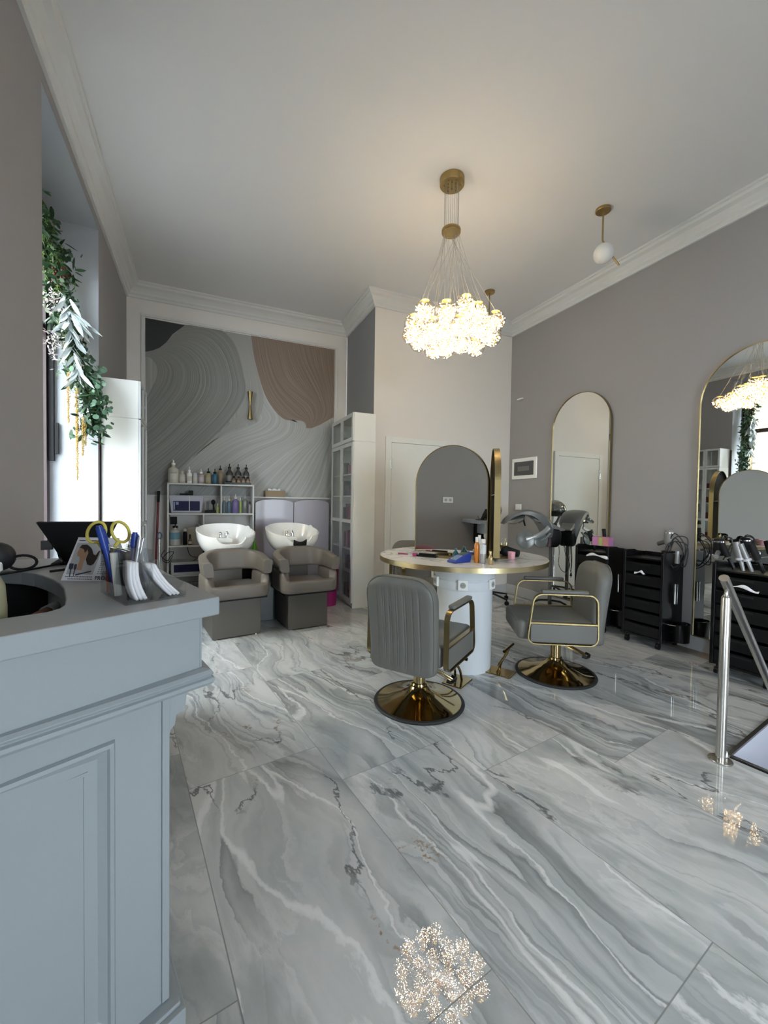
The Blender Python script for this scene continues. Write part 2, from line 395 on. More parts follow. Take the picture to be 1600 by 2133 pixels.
b = MB(); b.sweep([(c3.x,c3.y,.004),(c0.x,c0.y,.004),(c1.x,c1.y,.004)], .012, .006, flat=True)
struct(b.build('trim_stair_edge', STEEL))
b = MB(); b.sweep([(c3.x-.012,c3.y,.0025),(c0.x-.012,c0.y-.01,.0025)], .004, .002, flat=True)
struct(b.build('trim_stair_joint', BLACK))
# beige strip between the tiles and the right wall
b = MB(); b.add([(XR,2.62,.002),(3.985,2.62,.002),(3.86,1.3,.002),(XR,1.3,.002)], [(0,1,2,3)])
struct(b.build('trim_floor_strip', STRIPW))
b = MB(); b.add([(-1.4,YF-.2,CZ),(XR+.1,YF-.2,CZ),(XR+.1,YB2+.1,CZ),(-1.4,YB2+.1,CZ)], [(0,3,2,1)])
struct(b.build('ceiling', CEIL))
# left wall with the window recess (Y 2.93 .. 4.325)
WY0, WY1, XO, WH, WT = 2.93, 4.325, -1.26, 3.62, 3.36
VY0, VY1 = -1.5, -.5
b = MB()
b.box(-1.4, XL, YF, VY0, 0, CZ); b.box(-1.4, XL, VY1, WY0, 0, CZ); b.box(-1.4, XL, VY0, VY1, 0, .55); b.box(-1.4, XL, VY0, VY1, WT, CZ); b.box(-1.4, XL, WY1, YB2+.1, 0, CZ); b.box(-1.4, XL, WY0, WY1, WH, CZ); b.box(-1.4, XL, WY0, WY1, 0, .55); b.box(-1.4, -1.13, WY0+.01, WY1-.01, WT, WH-.01)
struct(b.build('wall_left', GREYW))
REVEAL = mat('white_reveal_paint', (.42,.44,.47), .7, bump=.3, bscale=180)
b = MB()
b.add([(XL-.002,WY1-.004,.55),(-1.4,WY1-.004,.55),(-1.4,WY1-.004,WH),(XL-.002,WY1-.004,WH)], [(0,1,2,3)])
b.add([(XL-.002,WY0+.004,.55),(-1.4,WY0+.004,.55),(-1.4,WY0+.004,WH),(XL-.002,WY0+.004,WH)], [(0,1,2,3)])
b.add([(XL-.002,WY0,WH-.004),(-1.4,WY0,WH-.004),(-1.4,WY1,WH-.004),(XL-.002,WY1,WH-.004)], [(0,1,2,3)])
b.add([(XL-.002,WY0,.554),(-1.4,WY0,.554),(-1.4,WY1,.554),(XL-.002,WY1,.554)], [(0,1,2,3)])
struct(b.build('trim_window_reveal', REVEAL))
# dark strip standing in for the shaded gap between reveal and tall cabinet
b = MB(); b.box(XL-.006, XL+.004, WY1-.012, WY1+.014, .56, 2.34); struct(b.build('dark_gap_strip', BROWNF))
# window_1
def window_left():
    e = bpy.data.objects.new('window_1', None); COL.objects.link(e); struct(e); e.location = (-1.22, WY0, .56)
    Lw, Hh = WY1-WY0, WT-.57
    f = MB(); f.box(-.035,.045,0.005,.075,0,Hh); f.box(-.035,.045,Lw-.075,Lw-.005,0,Hh); f.box(-.035,.045,.075,Lw-.075,0,.08); f.box(-.035,.045,.075,Lw-.075,Hh-.08,Hh); f.box(-.03,.03,.075,Lw-.075,2.10,2.17)
    fo = f.build('window_frame', BROWNF, e)
    g = MB(); g.box(-.006,.0,.075,Lw-.075,.08,2.10); g.build('glass_pane', GLASS, e)
    g = MB(); g.box(-.006,.0,.075,Lw-.075,2.17,Hh-.08); g.build('glass_pane', GLASS, e)
    g = MB(); g.box(.047,.085,Lw-.045,Lw-.012,1.04,3.0); g.box(.09,.115,Lw-.04,Lw-.012,1.1,1.36); g.build('black_rail', BLACKM, e)
window_left()
e = bpy.data.objects.new('added_side_window', None); COL.objects.link(e); struct(e); e.location = (-1.22, VY0, .56)  # unseen side window, added to carry daylight into the front of the room
Lw, Hh = VY1-VY0, WT-.57
b = MB(); b.box(-.035,.045,0.005,.075,0,Hh); b.box(-.035,.045,Lw-.075,Lw-.005,0,Hh); b.box(-.035,.045,.075,Lw-.075,0,.08); b.box(-.035,.045,.075,Lw-.075,Hh-.08,Hh); b.build('window_frame', BROWNF, e)
b = MB(); b.box(-.006,.0,.075,Lw-.075,.08,Hh-.08); b.build('glass_pane', GLASS, e)
# back walls
b = MB(); b.box(-1.4, XS, YB2, YB2+.1, 0, CZ); struct(b.build('wall_back_left', WHITEW))
b = MB(); b.box(XS, XR+.1, YB, YB+.1, 0, CZ); struct(b.build('wall_back_right', WHITEW))
b = MB(); b.box(XS-.002, XS+.09, YB+.001, YB2-.002, 0, CZ); struct(b.build('wall_return', mat('cool_grey_wall_paint', (.30,.30,.315), .8)))
b = MB(); b.box(XR, XR+.1, YF, YB-.002, 0, CZ); struct(b.build('wall_right', GREYW))
# shopfront wall behind the camera, its wide window added out of view for daylight
b = MB(); b.box(-1.4,1.0,YF-.1,YF,0,CZ); b.box(2.6,XR+.1,YF-.1,YF,0,CZ); b.box(1.0,2.6,YF-.1,YF,2.35,CZ); b.box(1.0,2.6,YF-.1,YF,0,.25)
struct(b.build('wall_front', WHITEW))
e = bpy.data.objects.new('added_front_window', None); COL.objects.link(e); struct(e); e.location = (1.0, YF-.06, .25)
b = MB()
for x in (0,.76,1.53): b.box(x,x+.07,-.02,.04,0,2.1)
b.box(0,1.6,-.02,.04,2.03,2.1); b.box(0,1.6,-.02,.04,0,.07); b.build('window_frame', BROWNF, e)
b = MB(); b.box(.07,1.53,0,.006,.07,2.03); b.build('glass_pane', GLASS, e)
# cornices: stepped profile swept along each wall run
CP = [(0,3.69),(.022,3.69),(.026,3.715),(.045,3.73),(.05,3.75),(.085,3.785),(.12,3.80),(.125,3.825),(.14,3.83),(.14,CZ),(0,CZ)]
def cornice(name, a, b_, nrm, m0=0, m1=0):
    a, b_, n = Vector(a), Vector(b_), Vector(nrm); d = (b_-a).normalized(); B = MB()
    vs = []
    for base, s in ((a, m0), (b_, m1)):
        for q, z in CP:
            p = base+n*q+d*(q*s); vs.append((p.x, p.y, z))
    k = len(CP); B.add(vs, [(i,(i+1)%k,k+(i+1)%k,k+i) for i in range(k)]+[tuple(range(k)), tuple(k+i for i in reversed(range(k)))])
    return struct(B.build(name, CORN, bevel=0))
cornice('trim_cornice_left', (XL,YF), (XL,YB2), (1,0), 1, -1)
cornice('trim_cornice_back_left', (XL,YB2), (XS,YB2), (0,-1), 1, -1)
cornice('trim_cornice_return', (XS,YB2), (XS,YB), (-1,0), 1, 1)
cornice('trim_cornice_back_right', (XS,YB), (XR,YB), (0,-1), -1, -1)
cornice('trim_cornice_right', (XR,YB), (XR,YF), (-1,0), 1, -1)
b = MB(); b.box(XR-.014,XR,YF,YB-.0,0,.13); struct(b.build('baseboard_right', BASEW, bevel=.004))
b = MB(); b.box(XS,2.10,YB-.014,YB,0,.12); b.box(3.16,XR-.014,YB-.014,YB,0,.12); struct(b.build('baseboard_back', BASEW, bevel=.004))
b = MB(); b.box(XL,XL+.014,YF,VY0,0,.12); b.box(XL,XL+.014,VY1,WY0,0,.12); struct(b.build('baseboard_left', BASEW, bevel=.004))
# chair rail and mural frame on the back wall
b = MB(); b.box(XL,XS,YB2-.02,YB2,1.312,1.338); struct(b.build('trim_chair_rail', CORN, bevel=.004))
mx0, mx1, mz0, mz1 = -.628, 1.75, 1.342, 3.48
b = MB(); b.box(mx0-.045,mx0-.008,YB2-.018,YB2,mz0,mz1+.0095); b.box(mx1+.008,mx1+.045,YB2-.018,YB2,mz0,mz1+.0095); b.box(mx0-.045,mx1+.045,YB2-.018,YB2,mz1+.01,mz1+.045)
struct(b.build('trim_mural_frame', CORN, bevel=.004))
# door_1 on the back right wall: frame, leaf, hinges, handle
e = bpy.data.objects.new('door_1', None); COL.objects.link(e); struct(e); e.location = (2.105, YB, 0)
b = MB(); b.box(0,.075,-.03,0,0,2.115); b.box(.975,1.05,-.03,0,0,2.115); b.box(0.075,.975,-.03,0,2.045,2.115); b.build('door_frame', WHITEP, e, bevel=.004)
b = MB(); b.box(.078,.972,-.024,0,.008,2.042); b.build('door_leaf', WHITEP, e, bevel=.003)
b = MB(); b.cyl((.07,-.035,1.72),(.07,-.035,1.83),.009); b.cyl((.07,-.035,.25),(.07,-.035,.36),.009); b.build('hinge', CHROME, e)
b = MB(); b.box(.90,.935,-.03,-.024,.98,1.14); b.cyl((.918,-.03,1.08),(.918,-.07,1.08),.008); b.cyl((.918,-.07,1.08),(.80,-.07,1.08),.008); b.build('door_handle', CHROME, e)

# ------------------------------------------------------------------ mural (printed wallpaper with combed swirls)
HM = ((.31397,.00109,-156.70465),(-.13985,-.0102,1016.1292),(.00515,-.3436,436.03621))
def mural():
    def P(px, py):                       # sketch coordinates -> the panel's own plane
        dx, dy, dz = (a*px+c*py+d for a, c, d in HM)
        x = (YB2-.004)*dx/dy; z = 1.30+(YB2-.004)*dz/dy
        return min(mx1, max(mx0, x)), min(mz1, max(mz0, z))
    mats = [stripes('mural_light_combing', (.33,.335,.325), (.52,.52,.50), 60),
            stripes('mural_grey_combing', (.155,.158,.15), (.34,.34,.325), 110),
            stripes('mural_pale_fold', (.28,.28,.265), (.42,.415,.39), 50),
            stripes('mural_brown_combing', (.16,.115,.085), (.33,.255,.205), 90),
            mat('mural_charcoal', (.035,.042,.042), .7)]
    B = MB()
    def fam(curves, mi, y, n=46, m=70):
        ks = [k for k, _ in curves]; cs = []
        for _, c in curves:
            q = catmull([(x, yy, 0) for x, yy in c], 10); L = [0]
            for i in range(1, len(q)): L.append(L[-1]+(q[i]-q[i-1]).length)
            out = []
            for j in range(n+1):
                t = L[-1]*j/n; i = 0
                while i < len(L)-2 and L[i+1] < t: i += 1
                f = (t-L[i])/max(1e-6, L[i+1]-L[i]); out.append(q[i].lerp(q[i+1], f))
            cs.append(out)
        def F(u, v):
            i = 0
            while i < len(ks)-2 and ks[i+1] < u: i += 1
            f = (u-ks[i])/(ks[i+1]-ks[i]); j = int(round(v*n)); p = cs[i][j].lerp(cs[i+1][j], f); x, z = P(p.x, p.y); return (x, y, z)
        B.grid(F, m, n, mi, False, uv=True)
    y0 = YB2-.004
    fam([(0,[(150,180),(150,700),(150,1255)]),(1,[(1300,375),(1300,800),(1300,1280)])], 2, y0, 20, 20)
    fam([(0,[(760,600),(800,720),(840,800),(760,840),(620,890),(500,980),(370,1100),(200,1300)]),
         (.15,[(850,560),(900,690),(960,790),(900,870),(700,940),(560,1030),(430,1140),(300,1300)]),
         (.45,[(980,790),(1060,810),(1110,850),(1050,930),(900,1000),(760,1080),(640,1160),(500,1300)]),
         (1,[(1310,790),(1315,850),(1320,930),(1310,1000),(1305,1080),(1300,1150),(1280,1220),(1240,1300)])], 0, y0-.0006)
    fam([(0,[(640,262),(700,360),(745,500),(755,640),(740,740),(660,830),(540,930),(380,1090),(200,1290)]),
         (1,[(795,290),(815,420),(850,560),(870,680),(850,770),(800,805),(640,880),(500,975),(360,1120)])], 2, y0-.0012)
    fam([(0,[(140,410),(190,428),(225,480),(222,540),(195,600),(170,650),(150,690),(140,700)]),
         (.35,[(150,385),(300,400),(390,480),(385,600),(330,690),(260,770),(190,840),(140,870)]),
         (.7,[(240,362),(420,320),(560,420),(600,600),(540,730),(420,860),(290,980),(140,1090)]),
         (1,[(390,222),(560,225),(690,330),(748,520),(755,660),(640,830),(430,1030),(150,1300)])], 1, y0-.0018)
    fam([(0,[(795,288),(812,410),(842,530),(880,650),(940,745),(1000,797),(1060,800),(1115,812),(1130,850)]),
         (.35,[(930,300),(950,420),(985,530),(1040,600),(1110,650),(1170,700),(1190,760),(1180,810),(1150,850)]),
         (.65,[(1080,330),(1110,440),(1160,540),(1200,620),(1225,690),(1235,740),(1225,790),(1200,820),(1160,850)]),
         (1,[(1310,370),(1312,450),(1312,530),(1312,600),(1312,670),(1312,720),(1310,770),(1280,790),(1210,830)])], 3, y0-.0024)
    d = [(150,180),(392,226),(320,280),(280,330),(240,362),(200,378),(150,386)]
    B.add([(P(*q)[0], y0-.003, P(*q)[1]) for q in d], [tuple(range(len(d)))], False, 4)
    o = B.build('wall_mural', mats, fix=False)
    # give the sheet a real back
    tag(o, 'framed wall mural of combed grey, white and brown swirls above the wash basins', 'mural')
mural()

# ================================================================== RECEPTION COUNTER
ca = R(27.2); CT = Vector((.041, 1.053))
def cw(x, y): return (CT.x+x*math.cos(ca)-y*math.sin(ca), CT.y+x*math.sin(ca)+y*math.cos(ca))
def w2c(X, Y):
    dx, dy = X-CT.x, Y-CT.y; return (dx*math.cos(ca)+dy*math.sin(ca), -dx*math.sin(ca)+dy*math.cos(ca))
cnt = thing('reception_counter', 'pale grey panelled reception counter with mouldings, in the left foreground', 'counter', (CT.x, CT.y, 0), ca)
b = MB()
body = [(-.085,.08), w2c(-.17,1.62), w2c(-.20,1.72), w2c(-.40,1.72), w2c(-.30,1.35), w2c(-.235,1.13), w2c(-.30,1.03), w2c(-.80,.78), w2c(-.80,.68)]
b.prism(body, .08, .88); b.build('body', COUNT, cnt, bevel=.003)
fr = [(-.022,.045), w2c(-.165,1.69), w2c(-.20,1.80), w2c(-.50,1.80), w2c(-.40,1.50), w2c(-.28,1.22), w2c(-.25,1.10), w2c(-.30,1.04), w2c(-.80,.79), w2c(-.80,.64)]
b = MB(); b.prism(fr, .885, 1.022); b.build('frieze', COUNT, cnt, bevel=.003)
# corner post line on the frieze and body
b = MB(); b.box(-.0262,-.0222,.0435,.046,.89,1.02); b.build('corner_bead', COUNT, cnt)
# moulding under the frieze (profile swept along front and side)
sd = Vector(w2c(-.165,1.69))-Vector((-.022,.045)); sd.normalize()
b = MB()
mp = [(.0,.80),(.0,.845),(.02,.848),(.026,.856),(.026,.864),(.018,.868),(.024,.876),(.018,.884),(.004,.889),(-.03,.89),(-.03,.80)]
mp = [(q, .845+(z-.845)) for q, z in mp if z >= .845] + [(-.03,.845)]
pts = [(-1.0,.045),(-.022,.045),(-.022+sd.x*.75,.045+sd.y*.75)]
nrm = [Vector((0,-1)), None, Vector((sd.y,-sd.x))]
mit = (Vector((0,-1))+nrm[2]); mit = mit/ (mit.dot(Vector((0,-1))))
vs = []
for p_, n_ in zip(pts, (Vector((0,-1)), mit, nrm[2])):
    for q, z in mp: vs.append((p_[0]+n_.x*q, p_[1]+n_.y*q, z))
k = len(mp); b.add(vs, [(s_*k+i, s_*k+(i+1)%k, (s_+1)*k+(i+1)%k, (s_+1)*k+i) for s_ in range(2) for i in range(k)]+[tuple(range(k)), tuple(2*k+i for i in range(k))], False)
b.build('moulding', COUNT, cnt, bevel=.0015)
# plinth
b = MB(); q2 = w2c(-.185,1.72); b.prism([(-1.0,.035),(-.062,.035),(-.062+sd.x*.7,.035+sd.y*.7),(-.16+sd.x*.7,.035+sd.y*.7),(-.16,.08),(-1.0,.08)], .0, .078); b.prism([(-1.0,.05),(-.068,.05),(-.068+sd.x*.7,.05+sd.y*.7),(-.16+sd.x*.7,.05+sd.y*.7),(-.16,.085),(-1.0,.085)], .078, .088)
b.build('plinth', COUNT, cnt, bevel=.003)
# corner stile and recessed panel with raised mouldings
b = MB(); b.box(-.1,-.083,.0755,.0815,.09,.845); b.build('corner_stile', COUNT, cnt, bevel=.002)
def panel(x0, x1):
    z0, z1 = .135, .775; steps = [(0,0),(.004,-.007),(.012,-.008),(.016,-.002),(.040,.012),(.047,.012),(.049,.004),(.056,.004),(.058,.009),(.064,.010)]
    B = MB(); vs = []
    for ins, dy in steps: vs += [(x0+ins,.08+dy,z0+ins),(x1-ins,.08+dy,z0+ins),(x1-ins,.08+dy,z1-ins),(x0+ins,.08+dy,z1-ins)]
    n = len(steps); fs = [(s_*4+i, s_*4+(i+1)%4, s_*4+4+(i+1)%4, s_*4+4+i) for s_ in range(n-1) for i in range(4)]; fs.append(tuple((n-1)*4+i for i in range(4)))
    B.add(vs, fs); return B.build('panel_moulding', COUNT, cnt)
# cut the panel field back into the body by moving the body front behind it
panel(-.435, -.196); panel(-.70, -.461); panel(-.965,-.726)
for o in kids(cnt):
    if o.name.startswith('body'):
        me = o.data
        # recess: rebuild the body front 16 mm further back behind the panels
        for v in me.vertices:
            if abs(v.co.y-.08) < 1e-4 and v.co.x > -.09: v.co.y = .094
b = MB()
b.box(-.196,-.083,.0805,.094,.088,.846); b.box(-.461,-.435,.0805,.094,.088,.846); b.box(-.726,-.70,.0805,.094,.088,.846)
for x0, x1 in ((-.435,-.196),(-.70,-.461),(-.965,-.726)): b.box(x0,x1,.0805,.094,.775,.846); b.box(x0,x1,.0805,.094,.088,.135)
b.build('face_frame', COUNT, cnt)
# scrolled corbel on the side, under the frieze
b = MB()
cp = [(0,.845),(.062,.845),(.060,.825),(.050,.815),(.048,.79),(.040,.775),(.026,.768),(.024,.745),(.014,.735),(.010,.705),(0,.70)]
nx = Vector((sd.y,-sd.x)); base = Vector((-.085,.10)); vs = []
for off in (.0,.045):
    for q, z in cp: p_ = base+sd*off+nx*q; vs.append((p_.x,p_.y,z))
k = len(cp); b.add(vs, [(i,(i+1)%k,k+(i+1)%k,k+i) for i in range(k)]+[tuple(range(k)), tuple(k+i for i in range(k))]); b.build('corbel', COUNT, cnt, bevel=.002)
# countertop
ct = MB()
out_ = [(.041,1.053),(-.062,1.34),(-.174,1.699),(-.225,1.84),(-.30,1.905),(-.40,1.93),(-.62,1.93),(-.815,1.93)]
inn = [(-.815,1.80),(-.65,1.715),(-.57,1.665),(-.513,1.622),(-.465,1.57),(-.428,1.514),(-.386,1.44),(-.351,1.365),(-.322,1.285),(-.302,1.212),(-.285,1.15),(-.272,1.09),(-.274,1.06),(-.288,1.035),(-.31,1.025),(-.354,1.007),(-.815,.77)]
fl = [(-.815,.613)]
poly = out_+inn+fl
ct.prism(poly, 1.022, 1.065)
cto = ct.build('countertop', COUNTT, bevel=.004); cto.data.materials[0] = COUNT; cto.data.materials.append(COUNTT)
for p in cto.data.polygons: p.material_index = 1 if p.normal.z > .5 else 0
tag(cto, 'grey countertop with a curved cut-out on top of the reception counter', 'countertop')
# lower desk seen through the cut-out
dk = thing('lower_desk', 'dark lower desk inside the curved cut-out of the counter', 'desk', (0,0,0))
b = MB(); b.prism([(-.815,.80),(-.36,1.03),(-.30,1.06),(-.29,1.12),(-.32,1.21),(-.37,1.36),(-.45,1.51),(-.53,1.61),(-.815,1.74)], .70, .73); b.build('desk_surface', mat('charcoal_desk_board', (.02,.024,.024), .5), dk)
b = MB(); b.box(-.815,-.44,1.735,1.75,.731,1.02); b.box(-.815,-.80,.85,1.73,.731,1.02); b.build('back_board', BLACKM, dk)
b = MB(); b.box(-.80,-.77,.95,1.6,0,.70); b.box(-.46,-.43,1.2,1.35,0,.70); b.build('desk_support', BLACKM, dk)
def on_counter(name, label, cat, x, y, rz=0, group=None): return thing(name, label, cat, (x, y, 1.0655), rz, group)
# copper coloured bar lying inside the opening
t = thing('curling_wand', 'copper-brown glossy rod with a grey clip, in the counter cut-out', 'hair tool', (-.385,1.34,.731))
cop = mat('copper_brown_gloss', (.22,.10,.06), .22, .5)
b = MB(); b.sweep(catmull([(-.04,-.15,.243),(-.022,-.08,.250),(.0,.0,.254),(.012,.09,.254)], 6), .017); b.build('rod', cop, t)
b = MB(); b.cyl((.004,.03,.254),(.011,.075,.254),.020); b.build('clip', mat('grey_clip', (.25,.26,.27), .4), t)
b = MB(); b.cyl((-.022,-.08,.0),(-.022,-.08,.236),.012); b.cyl((-.022,-.08,0),(-.022,-.08,.01),.04); b.build('rest', BLACKM, t)
# beige canister with white lid
t = thing('dispenser', 'beige rounded dispenser with a white lid at the left picture edge', 'dispenser', (-.424,1.075,.731), 0)
BEI = mat('beige_plastic', (.36,.35,.22), .3)
b = MB(); b.lathe([(.055,0),(.058,.02),(.058,.34),(.055,.385),(.045,.408)], n=40); b.build('body', BEI, t)
b = MB(); b.lathe([(.0455,.409),(.052,.416),(.050,.430),(.03,.443),(0,.447)], n=40); b.build('lid', CERAM, t)
b = MB(); b.sphere((.030,-.043,.30), .022, sz=1.4); b.build('slot', BLACK, t)
b = MB(); b.lathe([(.064,-.0),(.064,.012),(.058,.014)], n=40); b.build('foot', CERAM, t)
# black bag with loop
t = on_counter('black_pouch', 'black rounded pouch with a loop handle behind the beige dispenser', 'pouch', -.622, 1.60, R(10))
b = MB()
b.grid(lambda u, v: (.10*math.copysign(abs(math.cos(2*PI*u))**.6,math.cos(2*PI*u))*math.sin(PI*min(v,.999))**.45, .05*math.sin(2*PI*u)*math.sin(PI*v)**.45, .048-.047*math.cos(PI*v)), 28, 14, cu=True); b.build('pouch_body', mat('black_nylon', (.008,.009,.014), .55), t)
b = MB(); b.sweep([(.105+.034*math.cos(a)+.01, -.005, .028+.022*math.sin(a)) for a in [2*PI*i/20 for i in range(20)]], .004, closed=True, up=(0,1,0)); b.build('loop', BLACKM, t)
# cable on the counter
b = MB(); b.sweep(catmull([(-.55,1.52,1.071),(-.50,1.60,1.070),(-.46,1.68,1.070),(-.44,1.74,1.072),(-.46,1.79,1.085),(-.47,1.80,1.12)], 6), .0035); tag(b.build('cable', BLACK), 'thin black cable running over the counter to the till screen', 'cable')
# till screen seen from behind
t = on_counter('till_screen', 'black back of a till screen standing on the reception counter', 'monitor', -.395, 1.77, R(5))
b = MB(); b.add([(-.045,-.02,.008),(.055,-.02,.008),(.055,.01,.008),(-.045,.01,.008),(-.105,-.095,.150),(.12,-.095,.148),(.12,-.07,.150),(-.105,-.07,.152)], [(0,3,2,1),(4,5,6,7),(0,1,5,4),(1,2,6,5),(2,3,7,6),(3,0,4,7)]); b.build('housing', BLACKM, t, bevel=.004)
b = MB(); b.prism([(-.075,-.045),(.08,-.045),(.08,.07),(-.075,.07)], 0, .0075); b.build('foot', BLACKM, t, bevel=.002)
b = MB(); b.box(-.10,-.07,-.052,-.03,.055,.085); b.build('connector', mat('dark_grey_plastic', (.05,.05,.055), .5), t)
b = MB(); b.cyl((-.42,1.545,1.072),(-.355,1.60,1.072),.004); tag(b.build('black_pen', BLACK), 'black pen lying on the counter left of the calendar', 'pen')
# tent calendar with photo and dates
cal = on_counter('tent_calendar', 'white tent calendar with a ponytail picture beside the acrylic organiser', 'calendar', -.359, 1.407, math.atan2(1.345-1.407, -.225+.359))
CW, CH, LN = .150, .122, R(-14)
def lean(x, z): return (x, z*math.sin(R(14)), z*math.cos(R(14)))
b = MB(); b.add([lean(0,0),lean(CW,0),lean(CW-.004,CH),lean(.028,CH),(0,.075,0),(CW,.075,0)], [(0,1,2,3),(4,3,2,5)]); b.build('card', PAPER, cal, solid=.0012, fix=False)
def flat(name, poly, m, off=.0012):
    B = MB(); B.add([(lambda p: (p[0],p[1]-off*math.cos(R(14))-.0006,p[2]+off*.2))(lean(x,z)) for x, z in poly], [tuple(range(len(poly)))]); return B.build(name, m, cal, fix=False)
SKIN = mat('printed_skin_tone', (.50,.30,.19), .6); HAIR = mat('printed_brown_hair', (.035,.022,.017), .6); PRG = mat('printed_grey_backdrop', (.52,.52,.53), .7); INK = mat('printed_dark_ink', (.04,.04,.07), .6)
flat('print_backdrop', [(.012,.018),(.088,.018),(.106,.106),(.030,.106)], PRG, .0008)
flat('printed_figure', [(.040,.030),(.054,.030),(.056,.055),(.062,.067),(.063,.085),(.052,.097),(.040,.094),(.036,.083),(.033,.077),(.036,.075),(.035,.070),(.042,.068),(.045,.060)], SKIN, .0014)
flat('printed_hair', [(.044,.101),(.058,.102),(.068,.096),(.075,.089),(.081,.075),(.088,.072),(.095,.084),(.099,.085),(.093,.062),(.086,.047),(.078,.043),(.068,.046),(.062,.060),(.066,.078),(.062,.088),(.056,.078),(.052,.088),(.043,.092),(.038,.092)], HAIR, .002)
flat('printed_brush', [(.018,.048),(.030,.048),(.030,.034),(.026,.030),(.026,.012),(.023,.012),(.023,.030),(.018,.034)], INK, .0022)
flat('printed_brush', [(.033,.046),(.040,.046),(.040,.034),(.037,.030),(.036,.012),(.034,.012),(.034,.030),(.032,.034)], INK, .0024)
flat('printed_straightener', [(.040,.014),(.084,.026),(.084,.029),(.040,.018)], INK, .0026)
b = MB()
def rowbits(x0, z, n, w, g, h, sk=.16):
    for i in range(n):
        x = x0+i*(w+g)+sk*(z-.02); p = [lean(x,z),lean(x+w,z),lean(x+w,z+h),lean(x,z+h)]
        b.add([(q[0],q[1]-.0026,q[2]) for q in p], [(0,1,2,3)])
rng = random.Random(4)
for zz in (.098,): rowbits(.105, zz, 1, .012, 0, .002)
for r_ in range(5): rowbits(.101, .092-.0062*r_, 6, .0035, .0032, .0018)
rowbits(.101, .054, 1, .016, 0, .0018)
for r_ in range(6): rowbits(.101, .048-.0055*r_, 6, .0035, .0032, .0017)
b.build('printed_dates', INK, cal, fix=False)
b = MB()
x = .012
while x < .088: w = rng.uniform(.003,.008); p = [lean(x,.011),lean(x+w,.0105),lean(x+w,.0125),lean(x,.013)]; b.add([(q[0],q[1]-.0026,q[2]) for q in p], [(0,1,2,3)]); x += w+.001
x = .020
while x < .086: w = rng.uniform(.003,.007); p = [lean(x,.0045),lean(x+w,.0042),lean(x+w,.0062),lean(x,.0065)]; b.add([(q[0],q[1]-.0026,q[2]) for q in p], [(0,1,2,3)]); x += w+.001
b.build('printed_script', INK, cal, fix=False)
for x0 in (.034,.066):
    b = MB(); p = [lean(x0,.113),lean(x0+.018,.113),lean(x0+.018,.115),lean(x0,.115)]; b.add([(q[0],q[1]-.0026,q[2]) for q in p], [(0,1,2,3)]); b.build('printed_heading', INK, cal, fix=False)
text('PROBE', .0155, INK, cal, (lambda p: (p[0],p[1]-.003,p[2]))(lean(.096,.004)), (R(90)-R(14),0,0), 'lettering')

# clear acrylic organiser with two card stacks
oa = R(24); org = on_counter('acrylic_organiser', 'clear acrylic desk organiser with compartments near the counter corner', 'organiser', -.150, 1.030, oa)
b = MB(); th = .003
b.box(0,.128,0,.19,0,th+.001)
b.box(0,.06,0,th,.004,.010)
for y in (.062,.125,.187): b.box(0,.052,y,y+th,.004,.118)
b.box(0,th,.0,.187,.004,.118); b.box(.052,.052+th,0,.19,.004,.118); b.box(.026,.029,.065,.187,.004,.112)
b.box(.128-th,.128,0,.19,.004,.036); b.box(.055,.125,.187,.19,.004,.036)
b.add([(.055,.09,.004),(.125,.09,.004),(.125,.15,.075),(.055,.15,.075),(.055,.093,.004),(.125,.093,.004),(.125,.153,.075),(.055,.153,.075)], [(0,1,2,3),(7,6,5,4),(0,3,7,4),(1,5,6,2),(2,6,7,3),(0,4,5,1)])
b.build('compartments', ACRYL, org)
def ow(x, y, z): v = Matrix.Rotation(oa,3,'Z')@Vector((x,y,z)); return (v.x-.150, v.y+1.030, v.z+1.0655)
rng = random.Random(8)
def cards(name, label, xb, y0, y1, lean_, n, h):
    for i in range(n):
        l = lean_-.035*(n-1-i); B = MB(); xq = xb+i*.0085
        B.grid(lambda u, v: (xq-v*h*math.sin(l)-.006*math.sin(PI*v), y0+(y1-y0)*u, v*h*math.cos(l)), 1, 8, smooth=True)
        o = B.build(name, PAPER, None, solid=.0062 if i == n-1 else .0045, loc=ow(0,0,.0068), rot=(0,0,oa), fix=False)
        tag(o, label, 'card stack', label)
cards('card_bundle', 'bundle of white cards leaning in the tall front slot of the acrylic organiser', .026,.006,.055,.22,3,.086)
cards('card_bundle', 'bundle of white cards slumped in the low right tray of the acrylic organiser', .098,.010,.06,.62,3,.092)
# pens and scissors in the back slots
def scissors():
    t = thing('scissors', 'scissors with yellow loop handles standing in the acrylic organiser', 'scissors', ow(.007,.150,.0005), oa-R(20))
    for sg in (-1, 1):
        b = MB(); loop = []
        for i in range(26):
            a = 2*PI*i/26; r1, r2 = .020, .024
            loop.append((sg*.0245+r1*math.cos(a)*.92, -.002*sg, .150+r2*math.sin(a)-.006*math.cos(a)*sg))
        b.sweep(loop, .0035, .0045, closed=True, up=(0,1,0)); b.sweep([(sg*.022,-.002*sg,.130),(sg*.012,-.002*sg,.112),(sg*.004,-.002*sg,.095)], .0048,.004, up=(0,1,0)); b.build('handle', YELLOW, t)
        b = MB(); b.add([(sg*.006,.001*sg,.10),(-sg*.002,.001*sg,.10),(-sg*.001,.001*sg,.0),(sg*.003,.001*sg,.04)], [(0,1,2,3)]); b.build('blade', STEEL, t, solid=.0012)
scissors()
